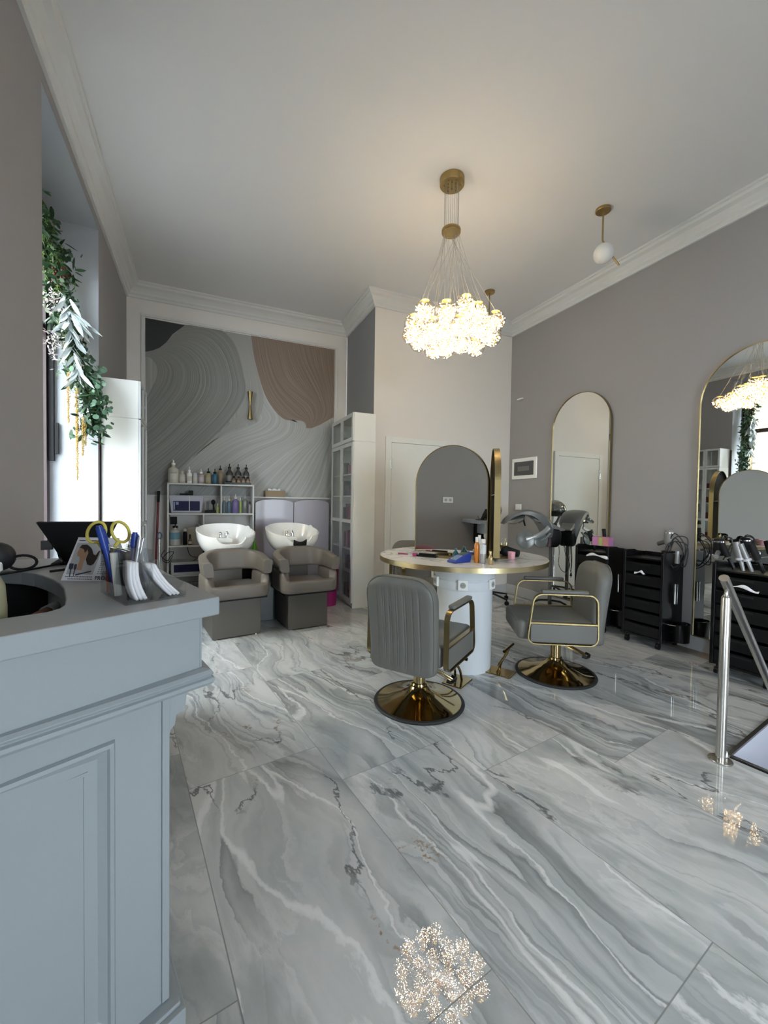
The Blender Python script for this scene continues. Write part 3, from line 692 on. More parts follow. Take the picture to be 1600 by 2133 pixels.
def pen(name, label, x, y, tx, ty, L, r, m, capm=None, cl=.05, tip=None):
    p0 = Vector(ow(x,y,.008)); d = Matrix.Rotation(oa,3,'Z')@Vector((tx,ty,1)).normalized()
    o = thing(name, label, 'pen', p0, 0)
    B = MB(); B.cyl((0,0,0), d*L, r, n=14); B.build('barrel', m, o)
    if capm: B = MB(); B.cyl(d*(L-cl), d*L, r*1.25, n=14); B.cyl(d*L, d*(L+.004), r*.9, n=14); B.build('cap', capm, o)
    B = MB(); q = Vector((r*1.5,0,0)); B.sweep([d*(L-.04)+q, d*(L-.004)+q, d*(L-.004)], .0012); B.build('clip', tip or STEEL, o)
pen('marker_pen', 'thick blue marker pen leaning left in the acrylic organiser', .014,.10,-.24,.0,.162,.0064,BLUEP,BLUEP,.05,BLUEP)
pen('marker_pen', 'shorter dark blue pen upright in the middle of the acrylic organiser', .036,.10,.09,.0,.140,.006,mat('navy_plastic',(.015,.025,.16),.35),BLUEP,.03,BLUEP)
pen('ballpoint_pen', 'silver-white ballpoint pen leaning right in the acrylic organiser', .034,.075,.14,.02,.135,.0045,mat('silver_pen',(.6,.6,.65),.3,.6))
pen('ballpoint_pen', 'dark violet pen behind the left scissor handle in the organiser', .012,.13,-.16,.05,.135,.006,mat('violet_grey_plastic',(.08,.06,.16),.35),mat('dark_cap',(.03,.03,.06),.3),.04)
pen('marker_pen', 'white highlighter body beside the thick blue marker in the organiser', .010,.085,-.1,0,.100,.008,mat('white_plastic',(.7,.7,.66),.4))
pen('lighter', 'short orange-red pen low in the left slot of the acrylic organiser', .006,.145,-.02,.02,.078,.005,mat('orange_red_plastic',(.55,.07,.01),.3))
# small grey tent sign behind the organiser
t = on_counter('tent_sign', 'small grey folded tent card behind the acrylic organiser', 'card', -.165,1.33, R(20))
b = MB(); b.add([(-.03,-.03,0),(.03,-.03,0),(.02,0,.12),(-.02,0,.12),(-.03,.03,0),(.03,.03,0)], [(0,1,2,3),(5,4,3,2)]); b.build('card', mat('grey_card',(.32,.33,.35),.6), t, solid=.002, fix=False)

# ================================================================== ROUND TABLE WITH MIRRORS
TC = (1.985, 2.85); TZ = .862; TR = .682
t = thing('round_table', 'round white marble table with a gold edge on a white column', 'table', (*TC, 0))
b = MB(); b.lathe([(0,TZ-.034),(TR-.006,TZ-.034),(TR-.006,TZ),(0,TZ)], n=96, smooth=False, cap=False); b.build('tabletop', TMARB, t)
b = MB(); b.lathe([(TR-.006,TZ-.038),(TR,TZ-.037),(TR,TZ-.001),(TR-.006,TZ)], n=96, cap=False); b.build('edge_band', RIM, t)
pc = (1.93-TC[0], 2.72-TC[1], 0)
b = MB(); b.lathe([(0,0),(.218,0),(.218,.60),(.218,.63),(.230,.632),(.235,.645),(.235,.70),(.228,.705),(.232,.715),(.24,.73),(.24,TZ-.036),(0,TZ-.036)], pc, n=48, cap=False); b.build('column', COLW, t)
for a in (R(232), R(292), R(170)):
    c = Vector((math.cos(a), math.sin(a), 0)); s_ = Vector((-c.y, c.x, 0)); o_ = Vector(pc)
    B = MB(); vs = []
    for r0 in (.233,.252):
        for w_, z in ((-.036,.645),(.036,.645),(.036,.72),(-.036,.72)): vs.append(o_+c*r0+s_*w_+Vector((0,0,z)))
    B.add(vs, [(0,1,2,3),(7,6,5,4),(0,4,5,1),(1,5,6,2),(2,6,7,3),(3,7,4,0)]); so = B.build('power_socket', CERAM, t, bevel=.003)
    B = MB(); B.cyl(o_+c*.2515+Vector((0,0,.683)), o_+c*.2535+Vector((0,0,.683)), .022, n=24); B.build('socket_face', mat('grey_socket_face',(.35,.36,.38),.4), so)
    B = MB()
    for q in (-.008,.008): B.cyl(o_+c*.253+s_*q+Vector((0,0,.683)), o_+c*.2545+s_*q+Vector((0,0,.683)), .003, n=8)
    B.build('socket_holes', BLACK, so)
def table_mirror(label, p0, p1, first=None):
    a = Vector(p0); q = Vector(p1); mid = (a+q)/2; d = q-a; Wd = d.length
    t = thing('table_mirror', label, 'mirror', (mid.x, mid.y, TZ), math.atan2(d.y, d.x), 'arched mirrors on the round table')
    r = Wd/2; z0 = .028; zs = 1.45-TZ
    out = [(-r,z0)]+[(r,z0)]+arc(0,zs,r,0,PI,40)
    def inset(k): return [(-r+k,z0+k),(r-k,z0+k)]+arc(0,zs,r-k,0,PI,40)
    o0, i0 = inset(0), inset(.007); n = len(o0); B = MB(); D = .023
    vs = [(x,-D,z) for x, z in o0]+[(x,-D,z) for x, z in i0]+[(x,D,z) for x, z in i0]+[(x,D,z) for x, z in o0]
    fs = []
    for s_ in range(4):
        for i in range(n): fs.append((s_*n+i, s_*n+(i+1)%n, ((s_+1)%4)*n+(i+1)%n, ((s_+1)%4)*n+i))
    B.add(vs, fs); B.build('frame', GOLD, t)
    B = MB(); B.prism(inset(.0075), -.019, -.015, axis='y'); B.build('glass', MIRR, t)
    B = MB(); B.prism(inset(.008), .000, .004, axis='y'); B.build('back_panel', BLACKM, t)
    B = MB(); B.box(-r+.01,r-.01,.006,.012,.50,.508); B.build('back_strip', STEEL, t)
    B = MB(); B.lathe([(0,0),(.13,0),(.132,.006),(.128,.012),(0,.013)], n=48, cap=False); B.build('base_plate', GOLD, t)
    B = MB(); B.cyl((0,0,.012),(0,0,.030),.012); B.build('stem', GOLD, t)
    return t
table_mirror('arched gold-framed mirror facing the left window side of the round table', (1.66,3.051), (2.02,2.549))
table_mirror('arched gold-framed mirror seen almost edge-on at the right of the table', (2.006,2.432), (2.339,2.907))
table_mirror('arched gold-framed mirror facing the back door, hidden behind the other two', (2.31,3.0), (1.71,3.13))
def on_table(name, label, cat, x, y, rz=0, group=None): return thing(name, label, cat, (x, y, TZ+.0004), rz, group)
# payment terminal
t = on_table('card_terminal', 'blue card payment terminal lying at the front of the table', 'payment terminal', 1.735,2.515, R(12))
b = MB(); b.prism([(-.085,0),(.075,0),(.085,.03),(.085,.062),(.06,.068),(-.07,.022),(-.088,.014)], -.042, .042, axis='y'); b.build('housing', BLUEP, t, bevel=.006)
def slope(x): return .022+(x+.07)/.13*.046
b = MB(); b.add([(x,y,slope(x)+.0015) for x, y in ((.012,-.032),(.055,-.032),(.055,.032),(.012,.032))], [(0,1,2,3)]); b.build('screen', mat('lcd_grey_green',(.10,.13,.12),.2), t)
for r_ in range(4):
    for c_ in range(3):
        b = MB(); x0 = -.066+r_*.018; y0 = -.028+c_*.020
        b.add([(x,y,slope(x)+.003) for x, y in ((x0,y0),(x0+.012,y0),(x0+.012,y0+.015),(x0,y0+.015))]+[(x,y,slope(x)-.001) for x, y in ((x0,y0),(x0+.012,y0),(x0+.012,y0+.015),(x0,y0+.015))], [(0,1,2,3),(7,6,5,4),(0,4,5,1),(1,5,6,2),(2,6,7,3),(3,7,4,0)])
        b.build('key', mat('pale_blue_key',(.25,.32,.45),.4), t)
# bottles
def bottle(name, label, cat, loc, r, h, m, neck=.4, nh=.15, cap=None, caph=.03, capr=None, pump=False, pm=None, lab=None, labz=(.25,.7), group=None, rz=0, sq=False, capname='cap'):
    t = thing(name, label, cat, loc, rz, group); hs = h*(1-nh)
    prof = [(0,0),(r*.92,0),(r,.004),(r,hs*.86),(r*.93,hs*.95),(r*neck*1.1,hs+(h-hs)*.45),(r*neck,h),(0,h)]
    b = MB(); b.lathe(prof, n=20 if not sq else 4, cap=False, smooth=not sq); b.build('body', m, t)
    if lab:
        b = MB(); z0, z1 = hs*labz[0], hs*labz[1]; b.lathe([(r*1.012,z0),(r*1.012,z1)], n=20 if not sq else 4, cap=False, smooth=not sq); b.build('label_band', lab, t)
    if pump:
        b = MB(); b.lathe([(r*neck*1.25,h-.004),(r*neck*1.25,h+.016),(r*neck*.5,h+.02),(r*.14,h+.022),(r*.14,h+.048),(0,h+.05)], n=12); 
        b.sweep([(0,0,h+.048),(.0,-.004,h+.053),(.0,-.018-r*.35,h+.052),(0,-.022-r*.4,h+.044)], .0042, n=8); b.build('pump', pm or cap, t)
    elif cap:
        cr_ = capr or r*neck*1.15; b = MB(); b.lathe([(cr_,h-.004),(cr_,h+caph-.002),(cr_*.9,h+caph),(0,h+caph)], n=16, cap=False); b.build(capname, cap, t)
    return t
AMBER = mat('amber_liquid', (.60,.20,.02), .12, coat=.4); SILV = mat('silver_foil', (.45,.47,.48), .25, .7)
SPW = mat('white_sprayer', (.72,.70,.68), .4)
bottle('spray_bottle', 'tall amber spray bottle with a white sprayer on the round table', 'bottle', (1.845,2.455,TZ+.0004), .020, .155, AMBER, .55, .10, SPW, .032)
bottle('spray_bottle', 'clear and silver spray bottle directly right of the amber one', 'bottle', (1.862,2.405,TZ+.0004), .021, .150, SILV, .7, .06, SPW, .026, lab=mat('white_label',(.62,.64,.66),.4), labz=(.5,.95))
bottle('spray_bottle', 'tall pale spray bottle standing behind the amber and silver ones', 'bottle', (1.915,2.52,TZ+.0004), .018, .165, mat('pale_plastic',(.6,.58,.55),.35), .55, .1, SPW, .03)
bottle('glass_bottle', 'small gold bottle at the front right of the round table', 'bottle', (1.882,2.345,TZ+.0004), .0155, .072, mat('gold_tint_glass',(.45,.33,.17),.15,.5), .45, .25, mat('gold_cap',(.50,.38,.18),.2,.9), .022)
bottle('glass_bottle', 'small dark teal glass bottle in front of the big arched mirror', 'bottle', (1.80,2.66,TZ+.0004), .027, .085, mat('teal_glass',(.03,.10,.11),.1), .3, .42)
# second blue terminal behind
t = on_table('card_reader', 'small blue card reader standing behind the payment terminal', 'card reader', 1.80,2.60, R(20))
b = MB(); b.box(-.045,.045,-.03,.03,0,.038); b.build('housing', BLUEP, t, bevel=.006)
b = MB(); b.box(-.02,.018,-.018,.012,.038,.0395); b.build('paper_slip', PAPER, t)
# pink cup
t = on_table('espresso_cup', 'small pink cup on the right side of the round table', 'cup', 2.222,2.515, R(-130))
b = MB(); b.lathe([(0,0),(.022,0),(.026,.004),(.029,.058),(.026,.058),(.023,.008),(0,.007)], n=28, cap=False); b.build('cup_body', PINKC, t)
b = MB(); b.sweep([(.027+.017*math.sin(a), 0, .03-.018*math.cos(a)) for a in [PI*i/10 for i in range(11)]], .0038, up=(0,1,0)); b.build('handle', PINKC, t)
# hair dryer lying behind the cup
t = on_table('hair_dryer', 'black hair dryer nozzle lying between the edge-on mirror and the pink cup', 'hair dryer', 2.30,2.64, R(-60))
b = MB(); b.cyl((-.02,0,.045),(.085,0,.032),.042,.028); b.sphere((-.02,0,.045),.042); b.build('barrel', BLACKM, t)
b = MB(); b.cyl((-.02,0,.04),(-.10,.10,.018),.017,.015); b.build('handle', BLACKM, t)
# straightener and clips on the left
t = on_table('hair_straightener', 'black hair straightener lying below the big arched mirror', 'hair tool', 1.60,2.88, R(-52))
b = MB(); b.box(-.02,.15,-.013,.013,0,.016); b.build('arm', BLACK, t, bevel=.004)
b = MB(); b.box(.0,.14,-.012,.012,.017,.030); b.build('arm', BLACK, t, bevel=.004)
b = MB(); b.box(-.055,-.02,-.015,.015,0,.026); b.build('hinge', mat('magenta_grip',(.35,.03,.14),.4), t, bevel=.005)
b = MB(); b.sweep([(1.50,3.06,TZ+.008),(1.53,3.02,TZ+.009),(1.555,2.99,TZ+.008)], .006, .006); tag(b.build('hair_clip', mat('raspberry_plastic',(.30,.03,.12),.4)), 'small raspberry hair clip at the left foot of the big arched mirror', 'hair clip')
# things behind the mirrors, seen in the wall mirror
t = on_table('gold_basket', 'small gold wire basket behind the edge-on table mirror', 'basket', 2.415,2.83)
b = MB(); b.lathe([(.022,0),(.038,.07),(.040,.072),(.036,.072),(.02,.004),(0,.004)], n=24, cap=False); b.build('bowl', GOLD, t)
b = MB(); b.cyl((.0,0,.01),(.012,.0,.13),.003); b.build('stick', GOLD, t)
for k in range(3): b = MB(); b.cyl((.02*math.cos(k*2.1),.02*math.sin(k*2.1),.01),(.026*math.cos(k*2.1),.026*math.sin(k*2.1),.095),.006); b.build('roller', RIM, t)
bottle('spray_can', 'tall beige spray can with a black cap behind the table mirrors', 'spray can', (2.36,3.10,TZ+.0004), .026, .21, BEI, .9, .05, BLACK, .035, .024)
bottle('spray_can', 'short black spray can beside the tall beige one behind the mirrors', 'spray can', (2.43,3.06,TZ+.0004), .026, .15, BLACKM, .9, .05, BLACK, .02, .024)

# ================================================================== STYLING CHAIRS
def styling_chair(label, loc, ang, lev=0, group='gold and grey styling chairs'):
    t = thing('styling_chair', label, 'chair', (*loc, 0), R(ang-90), group)
    b = MB(); b.lathe([(0,.012),(.272,.012),(.272,.016),(.20,.032),(.12,.058),(.075,.085),(.056,.11),(0,.11)], n=64, cap=False); bo = b.build('base', GOLDP, t)
    b = MB(); b.lathe([(.272,.0),(.292,.0),(.295,.008),(.289,.015),(.272,.016)], n=64, cap=False); b.build('rubber_rim', RUBBER, bo)
    b = MB(); b.lathe([(.046,.10),(.052,.115),(.046,.128),(.038,.130),(.038,.315),(0,.315)], n=32, cap=False); b.build('column', GOLDP, t)
    b = MB(); b.box(-.13,.13,-.14,.14,.255,.275); b.build('seat_plate', GOLDP, t)
    # seat
    b = MB(); b.box(-.235,.235,-.20,.34,.275,.42, bev=.035); so = b.build('seat', FABRIC, t)
    b = MB(); b.sweep([(x*.97,y,.398) for x, y in [(-.235,-.12),(-.235,.31),(-.20,.338),(.20,.338),(.235,.31),(.235,-.12)]], .004); b.build('piping', FABRIC, so)
    # backrest: rounded shield with channels on the rear
    Wd = .235
    def edge(z):      # half width with rounded top
        r = .13; top = .86; bot = .290
        w = Wd-.015*(1-(z-bot)/(top-bot))
        if z > top-r: w = w-r+math.sqrt(max(0,r*r-(z-(top-r))**2))
        if z < bot+.035: w = w-.035+math.sqrt(max(0,.035**2-(bot+.035-z)**2))
        return w
    zs = [.290+.570*(.5-.5*math.cos(PI*i/26)) for i in range(27)]
    def yc(z): return -.222-.055*max(0,(z-.40)/.46)**1.2
    NU = 150; SEAM = (-.142,-.104,-.092,-.060,-.047,-.014,0,.036,.050,.096,.138)
    B = MB()
    def ring(z):
        w = max(edge(z), .004); th = .058*min(1, max(.15,(w/.06)))*(.55+.45*min(1,(.86-z)/.05+.1) if z > .81 else 1); out = []
        for i in range(NU+1):
            x = -w+2*w*i/NU; q = abs(x)/w; e_ = (1-q**9)**.5 if q < 1 else 0
            ch = 0
            ch = -.0042*sum(math.exp(-((x-sx_)/.0042)**2) for sx_ in SEAM)*min(1,max(0,(.82-z)/.05))*min(1,max(0,(z-.30)/.05))+.002*math.cos(x*60)
            out.append((x, yc(z)-th*e_+(-ch if .305 < z < .83 else 0), z))
        for i in range(NU-1, 0, -1):
            x = -w+2*w*i/NU; q = abs(x)/w; e_ = (1-q**9)**.5
            out.append((x, yc(z)+th*e_, z))
        return out
    rg = [ring(z) for z in zs]; k = len(rg[0]); vs = [p for r_ in rg for p in r_]
    fs = [(i*k+j, i*k+(j+1)%k, (i+1)*k+(j+1)%k, (i+1)*k+j) for i in range(len(rg)-1) for j in range(k)]+[tuple(range(k)), tuple((len(rg)-1)*k+j for j in reversed(range(k)))]
    B.add(vs, fs, True); ba = B.build('backrest', FABRIC, t)
    B = MB(); pts = [(sx_*edge(z)*.955, yc(z)-.036, z) for sx_, zz in ((-1, zs), (1, list(reversed(zs)))) for z in zz if z > .31]
    B.sweep(pts, .004, n=6, up=(0,1,0)); B.build('piping', FABRIC, ba)
    for s in (-1, 1):
        X = s*.262
        P2 = rrect(-.205,.285,.262,.622,.06,6)
        P2 = [(y - (.045*(z-.26)/.36 if y > 0 else -.01*(z-.26)/.36), z) for y, z in P2]
        # explicit band so the strip keeps its width sideways
        B = MB(); n = len(P2); vs = []
        cyy = sum(p[0] for p in P2)/n; czz = sum(p[1] for p in P2)/n
        for w_ in (-.016,.016):
            for k_ in (0, .009):
                for y, z in P2:
                    d = Vector((cyy-y, czz-z)).normalized(); vs.append((X+w_, y+d.x*k_, z+d.y*k_))
        fs = []
        for i in range(n):
            j = (i+1) % n; fs += [(i,j,n+j,n+i),(2*n+i,3*n+i,3*n+j,2*n+j),(i,2*n+i,2*n+j,j),(n+i,n+j,3*n+j,3*n+i)]
        B.add(vs, fs); ao = B.build('arm_frame', GOLD, t)
        B = MB(); B.box(X-.014,X+.014,-.198,.262,.408,.418); B.build('cross_bar', GOLD, ao)
        B = MB(); B.box(X-.010,X+.010,-.194,.258,.276,.404); B.build('side_panel', FABRIC, ao, bevel=.006)
        B = MB(); B.box(X-.022,X+.022,-.13,.19,.624,.650, bev=.012); B.build('arm_pad', FABRIC, ao)
    b = MB()
    for o in kids(t):
        if o.name.split('.')[0] in ('seat','arm_frame','seat_plate'): o.location.z += .045
    b.sweep([(.03,-.02,.25),(.14,.02,.205),(.205,.03,.175)], .006); b.sweep([(.03,.02,.25),(.14,.05,.205),(.205,.06,.175)], .006); lo = b.build('pump_lever', GOLDP, t, rot=(0,0,R(lev)))
    b = MB(); b.sweep([(.19,.0,.178),(.217,.005,.173),(.225,.04,.171),(.217,.085,.173),(.19,.09,.178)], .011); b.build('lever_grip', BLACK, lo)
    return t
styling_chair('grey pleated styling chair on a gold disc, its back turned to the camera', (1.30,2.31), 35)
styling_chair('grey styling chair right of the table, seen from its side', (2.49,2.305), 150, -125)
styling_chair('grey styling chair behind the table, mostly hidden by table and mirror', (2.12,3.80), 262)
def footrest(label, loc, ang):
    t = thing('footrest', label, 'footrest', (*loc, 0), R(ang), 'gold footrests by the table column')
    b = MB(); b.box(-.10,.10,-.075,.075,0,.010); b.build('base_plate', GOLDP, t, bevel=.004)
    for s in (-1, 1):
        b = MB(); b.sweep(catmull([(-.02,s*.025,.01),(.0,s*.022,.08),(.035,s*.012,.14),(.06,s*.006,.20)], 6), .009); b.build('curved_stem', GOLDP, t)
    b = MB(); b.cyl((.06,-.10,.205),(.06,.10,.205),.011); b.build('foot_bar', GOLDP, t)
    return t
footrest('polished gold footrest in front of the chair with its back to the camera', (1.70,2.46), 210)
footrest('polished gold footrest between the column and the right styling chair', (2.10,2.47), -60)

# ================================================================== CHANDELIER AND PENDANTS
ch = thing('chandelier', 'gold chandelier of clustered glowing glass globes hanging over the table', 'chandelier', (1.795,2.804,0))
b = MB(); b.lathe([(0,CZ-.055),(.092,CZ-.055),(.096,CZ-.050),(.096,CZ),(0,CZ)], n=40, cap=False); co = b.build('canopy', BRASSD, ch)
for k in range(12): b = MB(); a = 2*PI*k/12; rr = .062 if k % 2 else .035; b.cyl((rr*math.cos(a),rr*math.sin(a),CZ-.063),(rr*math.cos(a),rr*math.sin(a),CZ-.054),.007,n=8); b.build('cable_gland', BRASSD, co)
b = MB(); b.lathe([(0,3.425),(.072,3.425),(.075,3.43),(.075,3.452),(.072,3.456),(0,3.456)], n=40, cap=False); b.build('gathering_disc', BRASSD, ch)
GL = [(1.58,2.83,2.76),(1.72,2.75,2.76),(1.85,2.66,2.78),(1.99,2.69,2.76),(2.11,2.70,2.74),(1.56,2.83,2.70),(1.57,3.00,2.66),(1.74,2.95,2.67),(1.73,3.06,2.65),(1.85,3.01,2.67),(1.83,3.05,2.64),(1.97,2.98,2.655),(1.90,2.82,2.70),(2.04,2.80,2.70),(2.06,2.84,2.64),(2.14,2.79,2.68),(1.97,2.86,2.65),(1.80,2.81,2.70),(2.03,2.68,2.69),(1.67,2.81,2.69),(1.88,2.72,2.71),(1.93,3.06,2.65)]
# spread overlapping globes apart a little
G = [Vector(g) for g in GL]; RG = .080
for it in range(60):
    for i in range(len(G)):
        for j in range(i):
            d = G[i]-G[j]; L_ = d.length
            if L_ < .150: d = d.normalized()*(.150-L_)*.25; d.z *= .5; G[i] += d; G[j] -= d
rng = random.Random(3)
wire = mat('gold_wire', (.85,.60,.25), .25, 1)
strings = []
def light_string(seed):
    r_ = random.Random(seed); B = MB(); Wm = MB(); pts = []
    for i in range(125):
        while True:
            p = Vector((r_.uniform(-1,1), r_.uniform(-1,1), r_.uniform(-1,1)))
            if .15 < p.length < 1 and r_.random() < .5+.5*(-p.z): break
        p = p*RG*.94; pts.append(p); s_ = r_.uniform(.0014,.0024)*(1.35 if p.z < 0 else 1)
        B.add([p+Vector(v)*s_ for v in ((1,0,0),(-1,0,0),(0,1,0),(0,-1,0),(0,0,1),(0,0,-1))], [(0,2,4),(2,1,4),(1,3,4),(3,0,4),(2,0,5),(1,2,5),(3,1,5),(0,3,5)], False, 0 if i % 4 else 1)
    pts.sort(key=lambda p: p.z)
    for i in range(0, len(pts)-4, 1):
        Wm.sweep([pts[i], pts[i+3]], .0011, n=3)
    return B, Wm
cable = mat('clear_cable', (.42,.39,.33), .4)
protoL = protoW = None
for i, g in enumerate(G):
    lp = g-Vector((1.795,2.804,0))
    B = MB(); B.sphere((0,0,0), RG, n=32); gl = B.build('globe', GLOBE, ch, loc=lp) if i == 0 else None
    if i == 0:
        g0 = gl; L0 = []
        for sd_ in range(3):
            B, Wm = light_string(sd_); L0.append((B.build('led_beads', [LED, LEDW], None, fix=False), Wm.build('wire_tangle', wire, None, fix=False)))
        B = MB(); B.lathe([(0,RG*.99),(.012,RG*.985),(.034,RG*.90),(.030,RG*.86),(0,RG*.84)], n=24, cap=False); cap0 = B.build('globe_cap', mat('gold_globe_cap',(.75,.58,.15),.3,.8), gl)
        B = MB()
        L0[0][0].parent = gl; L0[0][1].parent = gl
    else:
        gl = g0.copy(); COL.objects.link(gl); gl.location = lp
        c = cap0.copy(); COL.objects.link(c); c.parent = gl
        for src in L0[i % 3]:
            c = src.copy(); COL.objects.link(c); c.parent = gl; c.rotation_euler = (0,0,i*1.3)
    a = 2*PI*i/len(G); q = Vector((.055*math.cos(a),.055*math.sin(a),0))
    B = MB(); B.sweep([q+Vector((0,0,CZ-.055)), q+Vector((0,0,3.44)), Vector((lp.x,lp.y,g.z+RG*.98))], .0013, n=4); B.build('cable', cable, ch)
for pr in L0[1:]:
    for o in pr: bpy.data.objects.remove(o, do_unlink=True) if o.users_collection and o.parent is None else None
def pendant(label, x, y, ang):
    t = thing('pendant_lamp', label, 'ceiling lamp', (x, y, 0), ang, 'brass pendants with a white ball')
    b = MB(); b.lathe([(0,CZ-.022),(.058,CZ-.022),(.062,CZ-.018),(.062,CZ),(0,CZ)], n=32, cap=False); b.build('canopy', BRASSD, t)
    b = MB(); b.sweep([(0,0,CZ-.02),(0,0,3.585),(.012,0,3.565),(.06,0,3.51)], .0075, up=(0,1,0)); b.build('stem', BRASSD, t)
    b = MB(); b.sphere((.005,-.015,3.465), .082, n=40); b.build('ball_shade', MOON, t)
    b = MB(); b.cyl((.085,0,3.455),(.15,0,3.375),.0075); b.build('tail_rod', BRASSD, t)
pendant('brass pendant with a white ball and slanted rod near the right wall', 3.161, 2.534, R(-24))
pendant('brass pendant mostly hidden behind the chandelier globes, near the back corner', 3.164, 4.067, R(-24))

# ================================================================== LEFT WALL: SOCKET, ARMCHAIR, GARLAND
t = thing('wall_socket', 'white double socket on the left wall, seen in the table mirror', 'socket', (XL,2.14,1.335))
b = MB(); b.box(.0005,.012,-.075,.075,-.043,.043); b.build('plate', CERAM, t, bevel=.003)
for y in (-.034,.034): b = MB(); b.cyl((.0125,y,0),(.0135,y,0),.020,n=24); b.build('outlet', mat('grey_outlet',(.45,.46,.48),.4), t)
t = thing('armchair', 'mauve rounded armchair under the window side, seen in the table mirror', 'armchair', (-.42,2.62,0), R(-90))
MAUV = mat('mauve_velvet', (.20,.075,.085), .8)
b = MB(); b.grid(lambda u, v: ((.27+.02*math.sin(PI*v))*math.cos(PI*(u*1.3-.15)), (.24+.02*math.sin(PI*v))*math.sin(PI*(u*1.3-.15)), .36+v*(.12+.26*max(0,math.sin(PI*(u*1.3-.15))))), 28, 8); b.build('backrest', MAUV, t, solid=.06, loc=(0,0,0), fix=False)
b = MB(); b.box(-.24,.24,-.22,.20,.34,.45,bev=.03); b.build('seat', MAUV, t)
for x in (-.2,.2):
    for y in (-.18,.16): b = MB(); b.cyl((x,y,0),(x*.9,y*.9,.34),.012,.016); b.build('leg', GOLD, t)

rng = random.Random(11)
gar = thing('window_garland', 'artificial leaf garland with white leaves and golden strands hanging by the window', 'garland', (0,0,0))
GP = [(-1.10,3.15,3.26),(-1.09,3.45,3.28),(-1.09,3.80,3.30),(-1.09,4.08,3.28),(-1.08,4.18,3.10),(-1.05,4.18,2.80),(-.98,4.17,2.55),(-.90,4.16,2.25),(-.83,4.14,2.05),(-.84,4.14,1.88)]
path = catmull(GP, 12)
def leaf(B, p, d, L, w, curl=.2, mi=0, n=4):
    d = Vector(d).normalized(); s_ = d.cross(Vector((rng.uniform(-1,1),rng.uniform(-1,1),rng.uniform(-1,1)))).normalized(); nn = s_.cross(d); vs = []
    for i in range(n+1):
        q = i/n; ww = w*math.sin(PI*min(1,.08+q*.92))**.8 if i < n else .0005; c = p+d*L*q+nn*curl*L*q*q
        vs += [c-s_*ww+nn*ww*.25, c, c+s_*ww+nn*ww*.25]
    B.add(vs, [(3*i+j, 3*i+j+1, 3*i+j+4, 3*i+j+3) for i in range(n) for j in (0,1)], True, mi)
def rl(B, p, r, mi=0):
    nn = Vector((rng.uniform(-1,1),rng.uniform(-1,1),rng.uniform(-.5,1))).normalized(); a = nn.orthogonal().normalized(); c = nn.cross(a)
    vs = [p+nn*r*.15]+[p+(a*math.cos(2*PI*i/9)+c*math.sin(2*PI*i/9)*.85)*r for i in range(9)]
    B.add(vs, [(0,1+i,1+(i+1)%9) for i in range(9)], True, mi)
def leafmat(n, c, v=.25): return mat(n, c, .5, var=v, vscale=14)
DG, EU, BG, WL = leafmat('dark_green_leaf',(.025,.065,.025)), leafmat('eucalyptus_leaf',(.13,.24,.16)), leafmat('bright_green_sprig',(.15,.27,.06)), leafmat('silver_white_leaf',(.52,.58,.58),.08)
# stem
b = MB(); b.sweep(path, .009); b.build('stem', mat('brown_twig',(.06,.04,.02),.7), gar)
def near(k0, k1, spread):
    i = int(rng.uniform(k0, k1)*(len(path)-1)); return path[i]+Vector((rng.gauss(0,spread*.7), rng.gauss(0,spread*.6), rng.gauss(0,spread)))
b = MB()
for i in range(900): leaf(b, near(.0,1,.062), (rng.gauss(.3,.6),rng.gauss(-.1,.6),rng.gauss(-.6,.5)), rng.uniform(.05,.11), rng.uniform(.010,.020))
o = b.build('dark_leaves', DG, gar, fix=False); o['kind'] = 'stuff'
b = MB()
for i in range(380):
    p = near(.0,.82,.062); 
    for k in range(14):
        d = Vector((rng.gauss(0,.5),rng.gauss(0,.5),-.6+rng.gauss(0,.5))); leaf(b, p+Vector((0,0,-.006*k)), d, .022, .0025, n=2)
o = b.build('bright_sprigs', BG, gar, fix=False); o['kind'] = 'stuff'
b = MB()
for i in range(125): rl(b, near(.62,1,.060)+Vector((.035,0,0)), rng.uniform(.014,.026))
for i in range(60): rl(b, Vector((-.80+rng.gauss(0,.035),4.13+rng.gauss(0,.03),rng.uniform(2.0,2.42))), rng.uniform(.016,.026))
for q in ((-.955,4.15,1.86),(-.975,4.15,1.80),(-.93,4.15,1.79),(-.83,4.15,1.83),(-.80,4.15,1.86),(-.90,4.14,1.76)): rl(b, Vector(q), .026)
for i in range(90): rl(b, near(.40,.66,.05)+Vector((.05,0,0)), rng.uniform(.012,.022))
o = b.build('eucalyptus_leaves', EU, gar, fix=False); o['kind'] = 'stuff'
b = MB()
for base, n_, z0, z1 in ((Vector((-.95,4.10,0)),46,2.90,2.25),):
    for i in range(n_):
        q = i/n_; p = Vector((-1.0+.08*q+rng.gauss(0,.012), 4.08, z0+(z1-z0)*q)); sgn = 1 if i % 2 else -1
        leaf(b, p, (sgn*rng.uniform(.3,.8), rng.gauss(-.1,.2), -1), rng.uniform(.11,.17), rng.uniform(.013,.020), .12)
for i in range(14): leaf(b, Vector((-.96,4.09,2.78)), (rng.uniform(.4,1.0), rng.gauss(-.1,.2), rng.uniform(-1,-.5)), rng.uniform(.18,.27), .022, .08)
b.build('white_leaves', WL, gar, fix=False)['kind'] = 'stuff'
b = MB()
for i in range(240): leaf(b, Vector((-1.08+rng.gauss(0,.04),4.10+rng.gauss(0,.03),rng.choice((2.88,2.82,2.56,2.48))+rng.gauss(0,.05))), (rng.gauss(0,1),rng.gauss(0,1),rng.gauss(0,1)), .03, .006, n=2)
b.build('white_blossom', mat('white_pink_blossom',(.62,.55,.55),.6), gar, fix=False)['kind'] = 'stuff'
